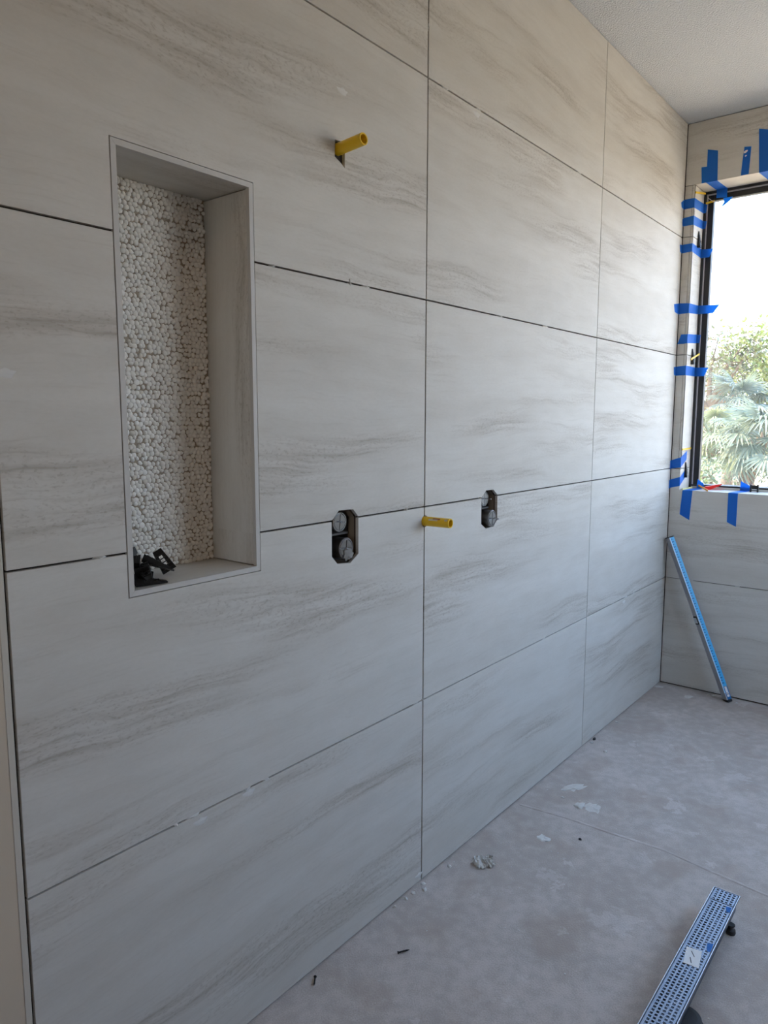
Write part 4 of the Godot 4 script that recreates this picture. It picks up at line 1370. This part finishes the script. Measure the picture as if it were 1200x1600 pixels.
func palm(label: String, at: Vector3, lean: Vector3, h: float, fans: int, seed_: int, tone: int, scale_: float) -> void:
	var r := RandomNumberGenerator.new()
	r.seed = seed_
	var t := thing("fan_palm", label, "palm", at, "fan palms outside the window")
	var st := new_st()
	var pts := []
	var rad := []
	for k in 7:
		var f := k / 6.0
		pts.append(Vector3(0, h * f, 0) + lean * f * f)
		rad.append(lerpf(0.14, 0.11, f) * scale_)
	add_tube(st, pts, rad, 12)
	part("trunk", st.commit(), M.trunk, t)
	# criss-crossed leaf boots up the trunk
	for k in 46:
		var f := k / 46.0
		var ang := k * 2.4
		var base := Vector3(0, h * f, 0) + lean * f * f
		var out := Vector3(cos(ang), 0, sin(ang))
		st = new_st()
		var rr: float = lerpf(0.14, 0.11, f) * scale_
		add_tube(st, [base + out * rr * 0.9, base + out * (rr + 0.02) + Vector3(0, 0.07, 0) + out.cross(Vector3.UP) * 0.03, base + out * (rr + 0.055) + Vector3(0, 0.16, 0) + out.cross(Vector3.UP) * 0.045], [0.035, 0.026, 0.010], 5)
		part("leaf_boot", st.commit(), M.boot, t)
	var top := Vector3(0, h, 0) + lean
	var kinds := []
	for k in 4:
		kinds.append(fan_leaf(seed_ * 10 + k, 22, 0.47 * scale_, 0.25 + 0.16 * k))
	for k in fans:
		var ang := k * 2.39996 + r.randf() * 0.4
		var el := lerpf(1.25, -0.75, k / float(fans)) + r.randf_range(-0.15, 0.15)
		var dir := Vector3(cos(ang) * cos(el), sin(el), sin(ang) * cos(el))
		var l := r.randf_range(0.38, 0.68) * scale_
		var tip := top + dir * l + Vector3(0, -0.06, 0)
		st = new_st()
		add_tube(st, [top, top + dir * l * 0.55, tip], [0.016, 0.012, 0.009], 5, false)
		var pt := part("petiole", st.commit(), M["frond%d" % tone], t)
		var b := Basis.looking_at(-(dir + Vector3(0, -0.35, 0)).normalized(), Vector3.UP)
		part("fan_blade", kinds[k % 4], M["frond%d" % ((tone + (1 if k % 5 == 0 else 0)) % 3)], pt, Transform3D(b, tip))

# a cloud of small leaves round branch tips
func foliage(centres: Array, count: int, size: float, seed_: int, cols: Array) -> MultiMesh:
	var r := RandomNumberGenerator.new()
	r.seed = seed_
	var st := new_st()
	for s in [-1.0, 1.0]:
		quad(st, Vector3(0, 0, 0), Vector3(s * 0.28, 0.08, 0.45), Vector3(0, 0.03, 1.0), Vector3(0, 0.0, 0.5), Vector3(-s * 0.25, 1, 0).normalized())
	var mm := MultiMesh.new()
	mm.transform_format = MultiMesh.TRANSFORM_3D
	mm.use_colors = true
	mm.mesh = st.commit()
	mm.instance_count = count
	for i in count:
		var c: Array = centres[r.randi() % centres.size()]
		var d := Vector3(r.randfn(), r.randfn(), r.randfn())
		d = d.normalized() * pow(r.randf(), 0.45)
		var p: Vector3 = c[0] + d * c[1]
		var b := Basis.from_euler(Vector3(r.randf_range(-1.2, 1.2), r.randf() * TAU, r.randf_range(-0.8, 0.8))) * Basis.from_scale(Vector3.ONE * size * r.randf_range(0.6, 1.3))
		mm.set_instance_transform(i, Transform3D(b, p))
		mm.set_instance_color(i, (cols[0] as Color).lerp(cols[1], r.randf()).lerp(cols[2], 0.5 * r.randf() * r.randf()))
	return mm

func tree(label: String, at: Vector3, h: float, spread: float, density: int, leaf: float, seed_: int, cols: Array, group: String, fork := 0.35) -> void:
	var r := RandomNumberGenerator.new()
	r.seed = seed_
	var t := thing("broadleaf_tree", label, "tree", at, group)
	var tips := []
	var st := new_st()
	var trunk_top := Vector3(0.15 * spread, h * fork, 0)
	add_tube(st, [Vector3.ZERO, trunk_top * 0.5 + Vector3(0.05, 0, 0), trunk_top], [0.17, 0.14, 0.12], 10)
	part("trunk", st.commit(), M.branch, t)
	for k in 9:
		var ang := k * 2.39996 + r.randf() * 0.5
		var el := r.randf_range(0.25, 1.2)
		var d := Vector3(cos(ang) * cos(el), sin(el), sin(ang) * cos(el))
		var l := Vector3(spread, h * (1.0 - fork), spread).length() * r.randf_range(0.45, 0.66)
		var bend := Vector3(r.randf_range(-0.2, 0.2), r.randf_range(0.0, 0.3), r.randf_range(-0.2, 0.2)) * spread * 0.5
		var a := trunk_top
		var m := a + d * l * 0.5 + bend
		var e := a + d * l
		e.y = min(e.y, h - 0.3)
		st = new_st()
		add_tube(st, [a, a.lerp(m, 0.5) + bend * 0.2, m, e], [0.085, 0.065, 0.045, 0.018], 7)
		var br := part("branch", st.commit(), M.branch, t)
		tips.append([e, spread * 0.34])
		tips.append([m + bend * 0.5, spread * 0.26])
		for s in 3:
			var q := m.lerp(e, r.randf()) 
			var q2 := q + Vector3(r.randf_range(-1, 1), r.randf_range(-0.3, 0.9), r.randf_range(-1, 1)) * spread * 0.36
			st = new_st()
			add_tube(st, [q, q.lerp(q2, 0.5) + Vector3(0, 0.05, 0), q2], [0.026, 0.018, 0.008], 5)
			part("twig", st.commit(), M.branch, br)
			tips.append([q2, spread * 0.24])
	var mi := MultiMeshInstance3D.new()
	mi.name = "foliage"
	mi.multimesh = foliage(tips, density, leaf, seed_ + 5, cols)
	mi.material_override = M.leaf
	mi.set_meta("kind", "stuff")
	t.add_child(mi, true)

func shrub(label: String, at: Vector3, w: float, h: float, density: int, leaf: float, seed_: int, cols: Array) -> void:
	var r := RandomNumberGenerator.new()
	r.seed = seed_
	var t := thing("leafy_shrub", label, "shrub", at, "shrubs outside the window")
	var tips := []
	for k in 9:
		var ang := k * 2.39996
		var e := Vector3(cos(ang) * w * r.randf_range(0.2, 0.6), h * r.randf_range(0.45, 0.82), sin(ang) * w * r.randf_range(0.2, 0.6))
		var st := new_st()
		add_tube(st, [Vector3(e.x * 0.1, 0, e.z * 0.1), e * 0.5 + Vector3(0, 0.06, 0), e], [0.022, 0.016, 0.007], 6)
		part("stem", st.commit(), M.branch, t)
		tips.append([e, w * 0.38])
		tips.append([e * 0.6, w * 0.36])
	var mi := MultiMeshInstance3D.new()
	mi.name = "foliage"
	mi.multimesh = foliage(tips, density, leaf, seed_ + 5, cols)
	mi.material_override = M.leaf
	mi.set_meta("kind", "stuff")
	t.add_child(mi, true)

func build_garden() -> void:
	var gy := -0.45
	var gr := structure("floor_garden", "sandy garden ground outside the window", "ground")
	part("soil", box_mesh(Vector3(-60, gy - 0.3, -80), Vector3(60, gy, 40)), M.ground, gr)
	var green := [Color(0.13, 0.16, 0.08), Color(0.24, 0.27, 0.13), Color(0.42, 0.42, 0.20)]
	var olive := [Color(0.15, 0.17, 0.11), Color(0.24, 0.25, 0.16), Color(0.38, 0.34, 0.25)]
	var lime := [Color(0.20, 0.26, 0.09), Color(0.36, 0.40, 0.15), Color(0.52, 0.50, 0.22)]
	var fresh := [Color(0.12, 0.17, 0.06), Color(0.24, 0.29, 0.10), Color(0.42, 0.42, 0.14)]
	var blue := [Color(0.13, 0.18, 0.11), Color(0.21, 0.26, 0.17), Color(0.34, 0.36, 0.24)]
	palm("fan palm with a shaggy criss-cross trunk seen through the window", Vector3(-1.88, gy, -10.0), Vector3(0.30, 0, -0.1), 1.62, 30, 3, 0, 1.0)
	palm("fan palm whose crown peeks past the window jamb", Vector3(-3.12, gy, -12.4), Vector3(0.12, 0, 0.1), 1.50, 30, 4, 1, 1.0)
	palm("taller fan palm standing behind the two front palms", Vector3(-3.36, gy, -15.2), Vector3(0.2, 0, 0.0), 2.3, 30, 5, 2, 1.1)
	palm("fan palm further along the garden right of the palms in view", Vector3(0.9, gy, -11.5), Vector3(-0.2, 0, 0.0), 2.0, 22, 6, 0, 1.0)
	tree("yellow-green oak standing behind the palms", Vector3(-2.9, gy, -19.5), 5.5, 2.3, 8000, 0.15, 21, lime, "broadleaf trees outside the window")
	tree("thin greyish tree letting the sky through beside the oak", Vector3(-5.0, gy, -18.5), 5.6, 1.6, 2300, 0.13, 22, olive, "broadleaf trees outside the window", 0.4)
	tree("dark leafy tree filling the gap behind the palms", Vector3(-5.2, gy, -24.0), 4.3, 2.4, 6000, 0.17, 23, green, "broadleaf trees outside the window", 0.2)
	tree("bushy tree further along the garden beyond the oak", Vector3(1.0, gy, -17.0), 4.2, 2.2, 6000, 0.16, 24, green, "broadleaf trees outside the window")
	tree("bushy tree at the far end of the garden behind the jamb", Vector3(-9.6, gy, -19.0), 4.4, 2.3, 5000, 0.16, 25, olive, "broadleaf trees outside the window")
	shrub("yellow-green shrub just above the window sill", Vector3(-2.15, gy, -7.6), 0.55, 1.28, 1500, 0.07, 31, fresh)
	shrub("blue-green shrub between the palm trunks", Vector3(-2.55, gy, -9.4), 0.9, 1.40, 1800, 0.085, 32, blue)
	shrub("dark shrub behind the shaggy palm trunk", Vector3(-1.6, gy, -13.0), 1.0, 1.7, 2400, 0.09, 33, blue)
	shrub("shrub in the shade left of the yellow-green shrub", Vector3(-3.4, gy, -9.6), 1.1, 1.5, 2000, 0.085, 34, green)
	shrub("shrub further along the garden in front of the palms", Vector3(-0.2, gy, -8.6), 0.9, 1.3, 1800, 0.08, 35, green)
	shrub("low shrub in front of the far palm", Vector3(0.8, gy, -9.2), 1.1, 1.2, 1600, 0.085, 36, blue)
